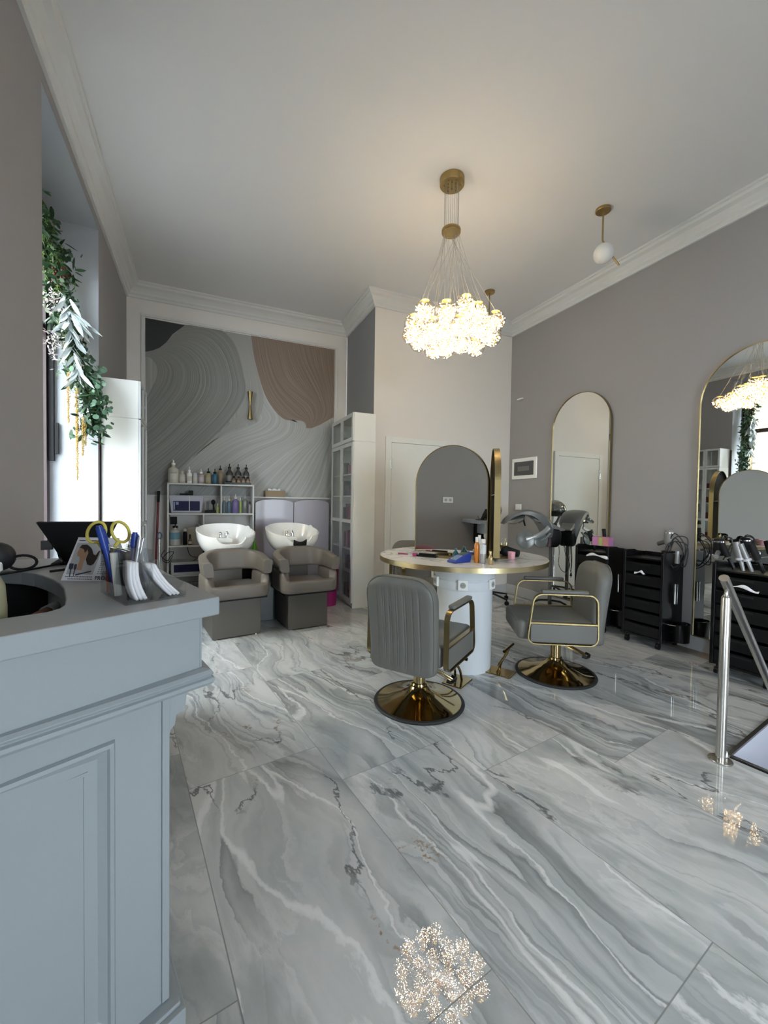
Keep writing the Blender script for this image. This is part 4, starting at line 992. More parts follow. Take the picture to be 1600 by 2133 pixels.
b = MB()
for i in range(26): b.sphere((-1.04+rng.gauss(0,.022),4.12+rng.gauss(0,.02),3.07+rng.gauss(0,.035)), .010, n=8)
b.build('red_berries', mat('dark_red_berry',(.10,.004,.008),.3), gar)['kind'] = 'stuff'
STRM = mat('golden_seed_strand',(.50,.33,.08),.5)
for (x, y, z0, z1) in ((-.985,4.08,2.30,1.90),(-.93,4.08,2.18,1.70),(-.925,4.07,2.0,1.44),(-.89,4.08,1.95,1.64),(-.875,4.09,1.90,1.72)):
    b = MB(); z = z0
    while z > z1:
        k = (z-z1)/(z0-z1); r_ = .014*(.35+.65*k**.5)
        for j in range(4): a = rng.uniform(0,2*PI); b.sphere((x+r_*math.cos(a)*rng.random(), y+r_*math.sin(a)*rng.random(), z+rng.uniform(-.004,.004)), .0042, n=6)
        z -= .0075
    b.build('golden_strand', STRM, gar)

# ================================================================== DISPLAY CABINETS
def cabinet(name, label, x0, x1, y0, y1, front, doors, H=2.362, group=None):
    # front = +1: doors face +X at x1 ; -1: doors face -X at x0
    t = thing(name, label, 'cabinet', ((x0+x1)/2,(y0+y1)/2,0)); cx, cy = (x0+x1)/2,(y0+y1)/2
    def bx(n, a0,a1,b0,b1,c0_,c1_, m=WHITEP, par=None, bev=.0015): B = MB(); B.box(a0-cx,a1-cx,b0-cy,b1-cy,c0_,c1_); return B.build(n, m, par or t, bevel=bev)
    th = .018
    for ya, yb_ in ((y0,y0+th),(y1-th,y1)): bx('side_panel', x0,x1,ya,yb_,0,2.018); bx('side_panel', x0,x1,ya,yb_,2.020,H)
    back = (x1-.008,x1) if front < 0 else (x0,x0+.008)
    bx('back_panel', *back, y0+th, y1-th, .07, H-.02, bev=0)
    bx('top', x0,x1,y0+th,y1-th,H-th,H); bx('plinth', x0+.02,x1-.02,y0+th,y1-th,0,.06)
    zs = [.06,.41,.69,1.05,1.35,1.62,2.0]
    for z in zs: bx('shelf', x0+.01,x1-.01,y0+th,y1-th,z,z+th)
    fx = x0-.001 if front < 0 else x1+.001; n = doors; w = (y1-y0)/n; td = .018
    for i in range(n):
        ya, yb_ = y0+i*w+.001, y0+(i+1)*w-.001
        for z0, z1, mid in ((.065,2.012,1.05),(2.022,H-.002,None)):
            fa, fb = (fx-td, fx) if front < 0 else (fx, fx+td); s_ = .045 if w > .3 else .03
            B = MB(); B.box(fa-cx,fb-cx,ya-cy,ya+s_-cy,z0,z1); B.box(fa-cx,fb-cx,yb_-s_-cy,yb_-cy,z0,z1); B.box(fa-cx,fb-cx,ya+s_-cy,yb_-s_-cy,z0,z0+s_); B.box(fa-cx,fb-cx,ya+s_-cy,yb_-s_-cy,z1-s_,z1)
            if mid: B.box(fa-cx,fb-cx,ya+s_-cy,yb_-s_-cy,mid-.02,mid+.02)
            d = B.build('door', FRAMEW, t)
            xm = (fa+fb)/2-cx; B = MB(); B.box(xm-.002,xm+.002,ya+s_-.004-cy,yb_-s_+.004-cy,z0+s_-.004,z1-s_+.004); B.build('glass', GLASS, d)
            kx = (fa-.008 if front < 0 else fb+.008)-cx; ky = (yb_-.02 if i == 0 else ya+.02)-cy
            B = MB(); B.sphere((kx, ky, (z0+z1)/2+(.0 if mid else -.02)), .008, n=10); B.build('knob', FRAMEW, d)
    return t, cx, cy
cabinet('display_cabinet', 'tall white glass-door cabinet right of the wash basins, by the door wall', 1.664, 1.940, 4.635, 5.50, -1, 2)
cabinet('display_cabinet', 'tall white glass-door cabinet beside the window, behind the reception counter', -.812, -.530, 4.345, 4.825, 1, 2)
def box_item(name, label, cat, x, y, z, sx, sy, sz, m, rz=0, group=None):
    b = MB(); b.box(-sx/2,sx/2,-sy/2,sy/2,0,sz); o = b.build(name, m, loc=(x,y,z+.0005), rot=(0,0,rz), bevel=.0012); return tag(o, label, cat, group)
cols = {'violet': (.22,.14,.30),'dark red': (.22,.025,.03),'pink': (.50,.22,.28),'blue grey': (.20,.26,.33),'brown': (.20,.12,.09),'pale green': (.34,.45,.24),'white': (.62,.62,.60)}
CM = {k: mat('carton_'+k.replace(' ','_'), v, .5, var=.15, vscale=30) for k, v in cols.items()}
rng = random.Random(21)
shelf_sets = [(1.638,[('blue grey',2),('pink',2)],'top shelf'),(1.368,[('violet',4),('blue grey',3),('pale green',1)],'second shelf'),(1.068,[('dark red',5),('brown',2)],'third shelf'),(.708,[('dark red',4),('pink',2),('white',1)],'fourth shelf'),(.428,[('dark red',4),('violet',1)],'fifth shelf'),(.078,[('dark red',4),('brown',2)],'bottom shelf')]
for z, sets, nm in shelf_sets:
    y = 4.69
    for c_, n_ in sets:
        for k in range(n_):
            w = rng.uniform(.05,.085); h = rng.uniform(.12,.20) if z != .708 else rng.uniform(.16,.24)
            box_item('carton', '%s carton standing on the %s of the right display cabinet' % (c_, nm), 'box', 1.76+rng.uniform(-.02,.02), y+w/2, z, .10, w-.006, h, CM[c_], group='%s cartons on the %s of the right cabinet' % (c_, nm)); y += w+.006
GLS = glassmat('vase_glass', (.80,.84,.84), .6)
for k, (y, h) in enumerate(((4.74,.13),(4.83,.10),(4.92,.15),(5.25,.12))):
    b = MB(); b.lathe([(0,0),(.028,0),(.032,h*.3),(.026,h*.7),(.036,h),(.033,h),(.023,h*.7),(.029,h*.3),(0,.005)], n=20, cap=False)
    tag(b.build('glass_vase', GLS, loc=(1.76,y,2.019)), 'clear glass vase on the upper compartment shelf of the right display cabinet', 'vase', 'vases at the top of the right cabinet')
b = MB(); b.lathe([(0,0),(.035,0),(.05,.16),(.047,.16),(.032,.006),(0,.006)], n=20, cap=False); tag(b.build('tumbler', GREYP, loc=(1.75,5.2,1.6385)), 'dark tumbler on the upper shelf of the right display cabinet, left door', 'tumbler')
# items in the left cabinet (seen in the wall mirror)
y = 4.40
for z, nm in ((1.638,'top shelf'),(1.368,'second shelf'),(1.068,'third shelf'),(.708,'fourth shelf')):
    for k, c_ in enumerate(('brown','pink','dark red','white')):
        box_item('carton', '%s carton on the %s of the left display cabinet' % (c_, nm), 'box', -.66, 4.41+k*.10, z, .10, .075, rng.uniform(.06,.13), CM[c_])
bottle('soap_dispenser', 'white pump dispenser at the top of the left display cabinet', 'bottle', (-.64,4.60,2.019), .045, .17, CERAM, .4, .2, pump=True, pm=CERAM)
# hanging narrow cabinet further back on the left wall
t = thing('wall_shelf', 'white narrow wall shelf hanging beyond the left display cabinet', 'shelf', (-.71,5.30,1.345))
for a in ((-.11,.11,-.38,-.362,0,.70),(-.11,.11,.362,.38,0,.70),(-.11,.11,-.362,.362,0,.018),(-.11,.11,-.362,.362,.682,.70),(-.11,.11,-.362,.362,.34,.358)):
    b = MB(); b.box(*a); b.build('board', WHITEP, t, bevel=.001)
b = MB(); b.box(-.112,-.108,-.36,.36,.02,.68); b.build('back_panel', WHITEP, t)
t = thing('mop', 'red mop handle with a black grip leaning beside the white shelf', 'mop', (-.49,5.52,0))
b = MB(); b.cyl((-.02,.0,.03),(.012,.10,1.25),.0125); b.build('handle', mat('dark_red_tube',(.20,.01,.02),.35), t)
b = MB(); b.cyl((.0125,.1005,1.25),(.016,.111,1.385),.0155); b.build('grip', BLACKM, t)
b = MB(); b.box(-.12,.08,-.05,.05,0,.035); b.build('mop_head', mat('blue_grey_mop',(.15,.20,.26),.8), t, bevel=.01)
t = thing('dustpan', 'grey-blue long-handled dustpan standing right of the red mop', 'dustpan', (-.455,5.36,0))
b = MB(); b.cyl((0,0,.03),(.01,.05,.82),.009); b.build('handle', STEEL, t)
b = MB(); b.sweep([(.01+.02*math.sin(a),.05,.86-.04*math.cos(a)) for a in [2*PI*i/16 for i in range(16)]], .008, closed=True, up=(0,1,0)); b.build('loop', mat('blue_grey_plastic',(.12,.17,.25),.4), t)
b = MB(); b.box(-.10,.10,-.08,.04,0,.03); b.build('pan', mat('blue_grey_plastic',(.12,.17,.25),.4), t, bevel=.006)

# ================================================================== OPEN SHELF UNIT WITH BOTTLES
SX0, SX1, SY0, SY1 = -.372, .612, 5.45, 5.73
t = thing('shelf_unit', 'white open shelf unit against the mural wall, left of the basins', 'shelf', (.12, 5.59, 0))
def sb(n, x0, x1, z0, z1, y0=SY0, y1=SY1): B = MB(); B.box(x0-.12,x1-.12,y0-5.59,y1-5.59,z0,z1); return B.build(n, SHELFW, t, bevel=.0015)
sb('upright', SX0, SX0+.018, 0, 1.483); sb('upright', SX1-.018, SX1, 0, 1.483)
SHZ = [(1.465,1.483),(1.105,1.123),(.715,.733),(.36,.378),(.05,.068)]
for z0, z1 in SHZ: sb('board', SX0+.018, SX1-.018, z0, z1)
sb('divider', .214, .230, 1.123, 1.465); sb('divider', .015, .031, .733, 1.105)
ZT = 1.4835
IV = mat('ivory_bottle', (.55,.52,.44), .4); IVL = mat('ivory_label', (.60,.58,.52), .5)
TEAL = mat('petrol_blue_bottle', (.04,.13,.21), .3); OLV = mat('olive_yellow_bottle', (.42,.38,.22), .35)
AMB = mat('brown_glass_bottle', (.16,.10,.06), .2); DRK = mat('dark_grey_bottle', (.05,.05,.05), .25)
LBD = mat('grey_label', (.24,.24,.23), .5); TAN = mat('tan_label', (.32,.24,.16), .5); CLR = mat('clear_liquid', (.55,.58,.62), .15)
def shb(lbl, x, r, h, m, y=5.56, z=ZT, **k): return bottle('toiletry_bottle', lbl, 'bottle', (x,y,z), r, h, m, **k)
LETT = mat('label_print', (.12,.12,.12), .6)
def lab_text(o, s, z, r, size, m=None): text(s, size, m or LETT, o, (-size*len(s)*.30, -r-.0012, z), (R(90),0,R(0)), 'lettering')
o = shb('large ivory pump bottle, leftmost on top of the shelf unit', -.312,.058,.225,IV,pump=True,pm=CERAM,lab=IVL,neck=.3,nh=.22); lab_text(o,'OLAPLEX',.115,.0588,.019)
shb('round ivory bottle without pump, second on top of the shelf unit', -.218,.038,.130,IV,lab=IVL,cap=IV,caph=.018,neck=.4)
shb('white pump bottle, third on top of the shelf unit', -.138,.031,.150,CERAM,pump=True,pm=CERAM,lab=IVL)
shb('pale blue-white bottle, fourth on top of the shelf unit', -.074,.029,.125,CLR,cap=CLR,caph=.01,neck=.7,nh=.1,lab=IVL)
shb('pink-tinted square-shouldered bottle with a dark label frame on the shelf unit top', -.006,.037,.130,mat('pale_pink_bottle',(.48,.40,.40),.3),pump=True,pm=CERAM,lab=mat('pink_label',(.58,.52,.53),.5),nh=.12)
shb('olive-yellow pump bottle on top of the shelf unit', .076,.037,.140,OLV,pump=True,pm=BLACKM,lab=mat('olive_label',(.45,.42,.30),.5))
shb('petrol blue pump bottle on top of the shelf unit', .150,.038,.135,TEAL,pump=True,pm=BLACKM,nh=.12,y=5.53)
shb('tan bottle with a tall black pump behind the petrol blue bottle', .215,.036,.185,TAN,pump=True,pm=BLACK,nh=.2,y=5.60)
t = thing('bottle_tray', 'black tray holding the dark bottles on top of the shelf unit', 'tray', (.425,5.56,ZT))
b = MB(); b.box(-.165,.155,-.075,.075,0,.006); b.build('base', BLACK, t)
b = MB(); b.box(-.165,.155,-.075,-.070,.006,.028); b.box(-.165,-.160,-.070,.075,.006,.075); b.box(.150,.155,-.070,.075,.006,.028); b.build('rim', BLACK, t)
for x, w_ in ((.325,'left'),(.428,'middle'),(.528,'right')):
    shb('tall dark pump bottle, %s of the three in the black tray' % w_, x,.040,.205,DRK,pump=True,pm=BLACK,lab=LBD,y=5.598,z=ZT+.0065,nh=.22)
for x, w_ in ((.372,'leftmost'),(.432,'second'),(.490,'third'),(.545,'rightmost')):
    shb('small amber bottle, %s of the four in front in the black tray' % w_, x,.025,.082,AMB,cap=BLACK,caph=.020,neck=.5,lab=TAN,y=5.526,z=ZT+.0065,nh=.2)
# upper left bay: lavender steriliser cabinet with blue window
ZM = 1.1235
t = thing('uv_steriliser', 'lavender steriliser box with a dark blue window in the upper left bay', 'steriliser', (-.165,5.57,ZM))
LVD = mat('lavender_plastic', (.42,.42,.50), .35)
b = MB(); b.prism([(-.165,.004),(.165,.004),(.19,.20),(.18,.215),(-.18,.215),(-.19,.20)], -.10, .10, axis='y'); b.build('housing', LVD, t, bevel=.008)
b = MB(); b.box(-.145,.145,-.106,-.1005,.03,.145); wo = b.build('window', mat('dark_blue_window',(.006,.006,.05),.35,spec=.2), t, bevel=.003)
b = MB(); b.box(-.14,-.125,-.108,-.1065,.04,.135); b.box(-.115,-.085,-.108,-.1065,.10,.135); b.build('window_sticker', mat('pale_blue_sticker',(.22,.26,.40),.4), wo)
b = MB(); b.cyl((.03,-.109,.03),(.03,-.109,.20),.004); b.build('handle', CERAM, t)
t = thing('hair_clipper', 'black clipper lying on top of the lavender steriliser', 'hair clipper', (-.145,5.56,ZM+.2155))
b = MB(); b.box(-.10,.0,-.02,.02,0,.022); b.build('housing', BLACKM, t, bevel=.008)
b = MB(); b.box(-.0,.05,-.03,.03,0,.06); b.build('charging_base', BLACKM, t, bevel=.006)
t = thing('charging_stand', 'black charging stand with two small devices right of the steriliser', 'stand', (.10,5.56,ZM))
b = MB(); b.box(-.065,.065,-.05,.05,0,.035); b.build('base', BLACKM, t, bevel=.004)
b = MB(); b.box(-.045,-.020,-.012,.012,.035,.14); b.build('trimmer', mat('dark_grey_device',(.06,.06,.065),.4), t, bevel=.004)
b = MB(); b.cyl((.040,.0,.035),(.035,.0,.11),.010); b.sphere((.033,0,.135),.026,sz=1.3); b.build('brush', BLACKM, t)
shb('small yellow-green bottle at the divider of the upper left bay', .182,.018,.095,mat('yellow_green_bottle',(.38,.42,.12),.3),cap=SPW,caph=.025,y=5.52,z=ZM)
UR = [('slim grey-blue spray bottle, leftmost in the upper right bay',.262,.022,.165,mat('slate_blue_bottle',(.16,.22,.28),.3),SPW,5.56),('dark teal bottle with white foam pump in the upper right bay',.318,.027,.16,mat('slate_blue_bottle2',(.10,.17,.24),.3),None,5.53),
      ('violet pump bottle in the upper right bay',.395,.042,.185,mat('violet_bottle',(.20,.16,.36),.3),None,5.54),('lime green tube in the upper right bay',.455,.018,.165,mat('lime_tube',(.42,.52,.16),.4),SPW,5.57),
      ('large grey metal bottle in the upper right bay',.512,.036,.19,mat('grey_metal_bottle',(.20,.21,.20),.25,.3),mat('grey_cap',(.3,.3,.3),.3),5.56),('small grey bottle, rightmost in the upper right bay',.566,.017,.12,mat('small_grey_bottle',(.28,.25,.25),.3),BLACK,5.52)]
for l_, x, r_, h_, m_, c_, y_ in UR: shb(l_, x, r_, h_, m_, y=y_, z=ZM, cap=c_, caph=.03, pump=c_ is None, pm=SPW, nh=.12)
# middle left bay
ZL = .7335
o = shb('big white pump bottle with a blue label in the middle left bay', -.290,.058,.215,mat('milky_bottle',(.50,.50,.49),.4),z=ZL,pump=True,pm=BLACK,lab=mat('blue_label',(.16,.32,.40),.5),labz=(.4,.85),y=5.55)
shb('black spray can with white cap in the middle left bay', -.183,.024,.17,BLACK,z=ZL,cap=SPW,caph=.03,neck=.7,nh=.06,y=5.53)
shb('small dark dropper bottle in the middle left bay', -.128,.019,.08,AMB,z=ZL,cap=BLACK,caph=.05,neck=.5,lab=IVL,y=5.50)
box_item('paper_roll_box', 'cream carton behind the bottles of the middle left bay', 'box', -.10,5.62,ZL,.12,.08,.21,IV)
shb('clear spray flask behind the left basin in the middle bay', -.03,.033,.22,CLR,z=ZL,cap=GREYL,caph=.03,nh=.4,neck=.25,y=5.60)
box_item('wall_adapter', 'black adapter box hanging in the corner of the middle left bay', 'adapter', -.315,5.69,.98,.075,.03,.09,BLACKM)
def cablepath(label, pts, r=.004): b = MB(); b.sweep(catmull(pts, 8), r, n=6); tag(b.build('cable', BLACK), label, 'cable')
cablepath('black looped cable hanging in the lower left bay of the shelf unit', [(-.16,5.60,.70),(-.13,5.60,.60),(-.05,5.60,.57),(.02,5.60,.62),(.03,5.60,.70)])
cablepath('black cable running along the lower left bay to a plug', [(-.34,5.56,.50),(-.28,5.56,.53),(-.2,5.56,.52),(-.1,5.56,.53),(.0,5.57,.60),(.03,5.58,.69)])
cablepath('coiled dark cable hooked outside the left upright of the shelf unit', [(-.395,5.44,.69),(-.43,5.44,.62),(-.37,5.435,.56),(-.34,5.435,.60),(-.30,5.43,.66),(-.36,5.425,.66),(-.42,5.43,.58),(-.36,5.43,.54),(-.31,5.43,.62)])
t = thing('tool_tray', 'white flat tray box with a dark blue front in the lower left bay', 'tray', (-.12,5.56,.3785))
b = MB(); b.box(-.21,.21,-.10,.10,0,.155); b.build('housing', SHELFW, t, bevel=.004)
b = MB(); b.box(-.18,.18,-.106,-.1005,.035,.125); b.build('front_panel', mat('dark_blue_window',(.006,.006,.05),.12), t)
t = thing('wire_basket', 'dark wire basket below the lowest visible board of the shelf unit', 'basket', (-.05,5.58,.0685))
WB = mat('dark_wire', (.06,.06,.06), .5)
b = MB()
for k in range(13): x = -.24+k*.04; b.cyl((x,-.105,0),(x,-.105,.22),.002,n=6)
for k in range(6): b.cyl((-.24,-.105,.002+k*.043),(.24,-.105,.002+k*.043),.0025,n=6)
b.build('wire_front', WB, t)
b = MB(); b.box(-.24,.24,-.10,.10,0,.004); b.box(-.24,-.237,-.1,.1,.004,.2); b.box(.237,.24,-.1,.1,.004,.2); b.build('basket_body', WB, t)

# lavender gloss panels and tissue box
for x0, x1, w_ in ((.648,1.150,'left'),(1.156,1.655,'right')):
    b = MB(); pts = [(x0,0),(x1,0)]+[(x1-.0,1.262)]+[(x1-(x1-x0)*q, 1.262+.045*math.sin(PI*q)**.55) for q in [i/16 for i in range(1,16)]]+[(x0,1.262)]
    b.prism(pts, 5.62, 5.66, axis='y'); tag(b.build('gloss_panel', LAV, bevel=.004), 'glossy lavender panel behind the basins, %s one of the pair' % w_, 'panel', 'lavender panels behind the basins')
t = thing('tissue_box', 'brown cardboard tissue box on the ledge above the lavender panels', 'tissue box', (.91,5.70,1.3385))
b = MB(); b.box(-.13,.13,-.045,.045,0,.085); b.build('carton', mat('kraft_card', (.33,.24,.15), .7), t)
b = MB(); b.grid(lambda u, v: (-.09+.16*u, -.02+.04*v, .086+.028*abs(math.sin(7*u+2*v))*math.sin(PI*v)), 14, 5); b.build('tissue', PAPER, t, solid=.001, fix=False)
for o in [o for o in bpy.data.objects if o.name == 'trim_chair_rail']: pass
b = MB(); b.box(.63,1.66,5.645,5.746,1.320,1.338); struct(b.build('trim_ledge', CORN))

# brass wall lamp on the mural
t = thing('wall_lamp', 'hourglass-shaped brass wall lamp mounted on the swirl mural', 'wall lamp', (.582,5.70,2.36))
b = MB(); b.lathe([(0,0),(.032,0),(.033,.01),(.014,.16),(.013,.19),(.015,.21),(.034,.355),(.034,.362),(0,.362)], n=32, cap=False); b.build('shade', GOLD, t)
b = MB(); b.cyl((0,.01,.18),(0,.061,.18),.012); b.build('mount', GOLD, t)

# ================================================================== BACKWASH UNITS
def basin(t, y0, z0, neckrest=False):
    Wx, Wy, X0 = .295, .285, .035
    def rim(a):       # a=0 at front
        z = .178+.125*abs(math.sin(a/2))**2
        d = min(abs(a), 2*PI-abs(a)); k = max(0, 1-(d/.42)**4); z -= .062*k
        h = max(0, 1-abs(d-1.95)/.14); z += .018*h*h*(3-2*h)
        return z
    def P(a, s):
        # s: 0 outer bottom centre -> 1 outer rim -> 2 inner bottom
        ex = .82; c, q = math.sin(a), -math.cos(a)
        X = math.copysign(abs(c)**ex, c); Y = math.copysign(abs(q)**ex, q); zr = rim(a)
        if s <= 1:
            f = math.sin(s*PI/2)**.7*.93+.07*s; z = zr*(1-math.cos(s*PI/2))**.85; f = .42+.58*f if s > 0 else 0
            if s == 0: z = 0
        else:
            u = s-1; f = (1-.075)*math.cos(u*PI/2)**.62 if u < 1 else 0; z = zr-.0-(zr-.035)*math.sin(u*PI/2)
            if u < .08: f = .965; z = zr+.008
        return (X0+X*Wx*f, y0+Y*Wy*f, z0+z)
    ss = [0,.05,.12,.2,.3,.4,.5,.6,.7,.8,.9,1.0,1.05,1.12,1.2,1.3,1.4,1.5,1.6,1.7,1.8,1.9,2.0]
    n = 72; vs = []; fs = []; m = len(ss)
    for i in range(n):
        for s_ in ss: vs.append(P(2*PI*i/n, s_))
    for i in range(n):
        for j in range(m-1): fs.append((i*m+j, ((i+1)%n)*m+j, ((i+1)%n)*m+j+1, i*m+j+1))
    B = MB(); B.add(vs, fs, True); bo = B.build('basin', CERAM, t)
    me = bo.data; bm = bmesh.new(); bm.from_mesh(me); bmesh.ops.remove_doubles(bm, verts=bm.verts, dist=.0005); bm.to_mesh(me); bm.free()
    B = MB(); B.lathe([(.0,0),(.026,0),(.026,.004),(.018,.006),(0,.006)], (X0,y0,z0+.034), n=20, cap=False); B.build('drain', CHROME, bo)
    zf = z0+.155
    B = MB(); B.lathe([(0,0),(.026,0),(.026,.045),(.022,.06),(0,.063)], (X0+.035,y0+.12,zf), n=20, cap=False); B.sweep([(X0+.035,y0+.12,zf+.055),(X0+.03,y0+.09,zf+.068),(X0+.02,y0+.05,zf+.075)], .008); B.build('mixer_tap', CHROME, t)
    B = MB(); B.lathe([(0,0),(.024,0),(.024,.008),(.014,.012),(.012,.05),(0,.05)], (X0-.035,y0+.12,zf), n=20, cap=False); B.sphere((X0-.035,y0+.105,zf+.05), .019, n=14); B.build('shower_head', CHROME, t)
    B = MB(); B.box(X0-.09,X0+.09,y0+.07,y0+.19,zf-.05,zf+.002); B.build('tap_ledge', CERAM, t, bevel=.02)
    if neckrest:
        B = MB(); B.grid(lambda u, v: (X0+.072*(2*u-1), y0-.284-.016*math.sin(PI*u)+.01*v, z0+.130-.06*v+.024*(2*u-1)**2), 10, 5); B.build('neck_rest', BLACKM, t, solid=.014, fix=False)
def washunit(label, x, y, ang, wbase, neckrest):
    t = thing('backwash_unit', label, 'wash chair', (x,y,0), R(ang), 'taupe backwash chairs')
    w = wbase/2
    b = MB(); b.box(-w,w,.0,.48,.010,.365); b.build('base_box', TAUPEB, t, bevel=.004)
    for px_ in (-w+.04,w-.04): b = MB(); b.cyl((px_,.03,0),(px_,.03,.010),.018); b.build('foot', CHROME, t)
    b = MB(); b.box(-.17,.17,.50,.92,0,.60); b.build('basin_pedestal', TAUPEB, t, bevel=.01)
    # lower tub: seat front and arm fronts as a thick U swept round the seat
    HW = .292
    b = MB(); b.box(-HW+.06,HW-.06,-.05,.40,.39,.478, bev=.03); b.build('seat', TAUPE, t)
    def U(u):  # plan curve round the chair from right front, round the back, to left front
        a = -.5*PI*1.0+u*PI*2*.5
        return a
    def plan(u, off):   # u 0..1 : arm front right -> back -> arm front left
        fr_, bk = -.075, .36; r = .20
        L1 = bk-r-fr_; La = PI/2*r; L2 = 2*(HW-r); tot = 2*L1+2*La+L2; s = u*tot
        if s < L1: return Vector((HW-off, fr_+s))
        s -= L1
        if s < La: a = s/r; return Vector((HW-r+(r-off)*math.cos(a), bk-r+(r-off)*math.sin(a)))
        s -= La
        if s < L2: return Vector((HW-r-s, bk-off))
        s -= L2
        if s < La: a = PI/2+s/r; return Vector((-HW+r+(r-off)*math.cos(a), bk-r+(r-off)*math.sin(a)))
        s -= La; return Vector((-HW+off, bk-r-s))
    def plan2(u, off):  # arm back right -> front -> arm back left
        yb_, fr_ = .30, -.115; r = .10; L1 = yb_-fr_-r; La = PI/2*r; L2 = 2*(HW-r); tot = 2*L1+2*La+L2; s = u*tot
        if s < L1: return Vector((HW-off, yb_-s))
        s -= L1
        if s < La: a = s/r; return Vector((HW-r+(r-off)*math.cos(a), fr_+r-(r-off)*math.sin(a)))
        s -= La
        if s < L2: return Vector((HW-r-s, fr_+off))
        s -= L2
        if s < La: a = PI/2+s/r; return Vector((-HW+r+(r-off)*math.cos(a), fr_+r-(r-off)*math.sin(a)))
        s -= La; return Vector((-HW+off, fr_+r+s))
    def band(name, zlo, zhi, pl, th, n=90, tilt=0, e_=.28):
        B = MB(); m = 20
        def ring(u):
            lo, hi = zlo(u), zhi(u); out = []
            for k in range(m):
                a = 2*PI*k/m; ca_, sa_ = math.cos(a), math.sin(a)
                qx = math.copysign(abs(ca_)**e_, ca_); qz = math.copysign(abs(sa_)**e_, sa_)
                z = (lo+hi)/2+(hi-lo)/2*qz; off = th/2-th/2*qx-tilt*(z-.55); q = pl(u, off); out.append((q.x, q.y, z))
            return out
        rg = [ring(i/n) for i in range(n+1)]; vs = [q for r_ in rg for q in r_]
        fs = [(i*m+j, i*m+(j+1)%m, (i+1)*m+(j+1)%m, (i+1)*m+j) for i in range(n) for j in range(m)]+[tuple(range(m)), tuple(n*m+j for j in reversed(range(m)))]
        B.add(vs, fs, True); return B.build(name, TAUPE, t)
    sm = lambda q: q*q*(3-2*q)
    def top(u): d = abs(u-.5)*2; return .805-.075*min(1,max(0,(d-.18)/.7))-.006*d
    def plan1(u, off): q = plan(u, off); return q
    band('backrest_shell', lambda u: .597, top, plan, .080, tilt=.12, e_=.32)
    def top2(u): d = abs(u-.5)*2; return .505+.086*sm(min(1,max(0,(d-.36)/.13)))
    band('seat_surround', lambda u: .385, top2, plan2, .082, e_=.45)
    b = MB(); b.box(-HW+.03,HW-.03,-.07,.46,.366,.384); b.build('seat_pan', BLACKM, t)
    basin(t, .665, .715, neckrest)
    return t
washunit('taupe backwash chair with white basin, the left one beside the shelf unit', .31, 4.045, 9, .44, False)
washunit('taupe backwash chair with white basin and black neck rest, the right one', .993, 4.075, 6, .41, True)
# bits between and beside the wash chairs
t = thing('spray_flask', 'bright green spray flask standing behind and between the two wash chairs', 'bottle', (.575,5.06,.6005))
b = MB(); b.lathe([(0,0),(.048,0),(.05,.01),(.046,.08),(.018,.17),(.012,.20),(.012,.235),(0,.24)], n=20, cap=False); b.build('body', GREENB, t)
t = thing('waste_bin', 'dark green-black waste bin standing between the two wash chairs', 'bin', (.64,4.66,0))
b = MB(); b.prism(rrect(-.10,.10,-.16,.16,.03), 0, .55); b.build('body', DKGREEN, t, bevel=.004)
b = MB(); b.prism(rrect(-.105,.105,-.165,.165,.03), .551, .60); b.build('lid', DKGREEN, t, bevel=.006)
b = MB(); b.box(-.10,.16,-.02,.26,0,.60); tag(b.build('side_table', BLACKM, loc=(.50,4.99,.0), bevel=.003), 'black low stand carrying the green flask behind the wash chairs', 'stand')
t = thing('storage_bin', 'magenta plastic bin standing between right wash chair and display cabinet', 'bin', (1.45,4.93,0))
b = MB(); b.lathe([(0,0),(.10,0),(.125,.50),(.13,.51),(0,.51)], n=32, cap=False); b.build('body', MAG, t)
b = MB(); b.lathe([(.132,.511),(.134,.54),(.09,.60),(0,.62)], n=32, cap=False); b.build('lid', MAG, t)

# ================================================================== RIGHT WALL
def wall_mirror(label, yc, w, z0, z1):
    t = thing('wall_mirror', label, 'mirror', (XR-.001-.013, yc, z0), 0, 'tall arched mirrors on the right wall')
    r = w/2; H = z1-z0
    def inset(k): return [(-r+k,k),(r-k,k)]+arc(0,H-r,r-k,0,PI,56)
    o0, i0 = inset(0), inset(.0055); n = len(o0); vs = [(0,x,z) for x, z in o0]+[(-.028,x,z) for x, z in o0]+[(-.028,x,z) for x, z in i0]+[(0,x,z) for x, z in i0]
    fs = [(s_*n+i, s_*n+(i+1)%n, ((s_+1)%4)*n+(i+1)%n, ((s_+1)%4)*n+i) for s_ in range(4) for i in range(n)]
    B = MB(); B.add(vs, fs); B.build('frame', GOLD, t)
    B = MB(); B.prism(inset(.006), -.019, -.004, axis='x'); B.build('glass', MIRR, t)
wall_mirror('tall arched gold-framed wall mirror nearer the back corner', 3.48, .82, .145, 2.61)
wall_mirror('tall arched gold-framed wall mirror cut by the right picture edge', 1.79, .84, .135, 2.61)
t = thing('fuse_box', 'white framed fuse box with a smoked window on the right wall', 'fuse box', (XR,4.395,1.785))
b = MB(); b.box(-.022,-.0005,-.235,.235,-.145,.145); b.build('frame', CERAM, t, bevel=.006)
b = MB(); b.box(-.027,-.0225,-.185,.185,-.095,.095); wo = b.build('window', mat('smoked_window',(.08,.08,.08),.15), t, bevel=.003)
b = MB(); b.box(-.029,-.0275,-.11,.11,-.035,.03); b.build('handle_recess', mat('grey_recess',(.16,.16,.15),.4), wo)
t = thing('light_switch', 'small white double switch below the fuse box', 'switch', (XR,4.50,1.25))
b = MB(); b.box(-.010,-.0005,-.058,.058,-.04,.04); b.build('plate', CERAM, t, bevel=.003)
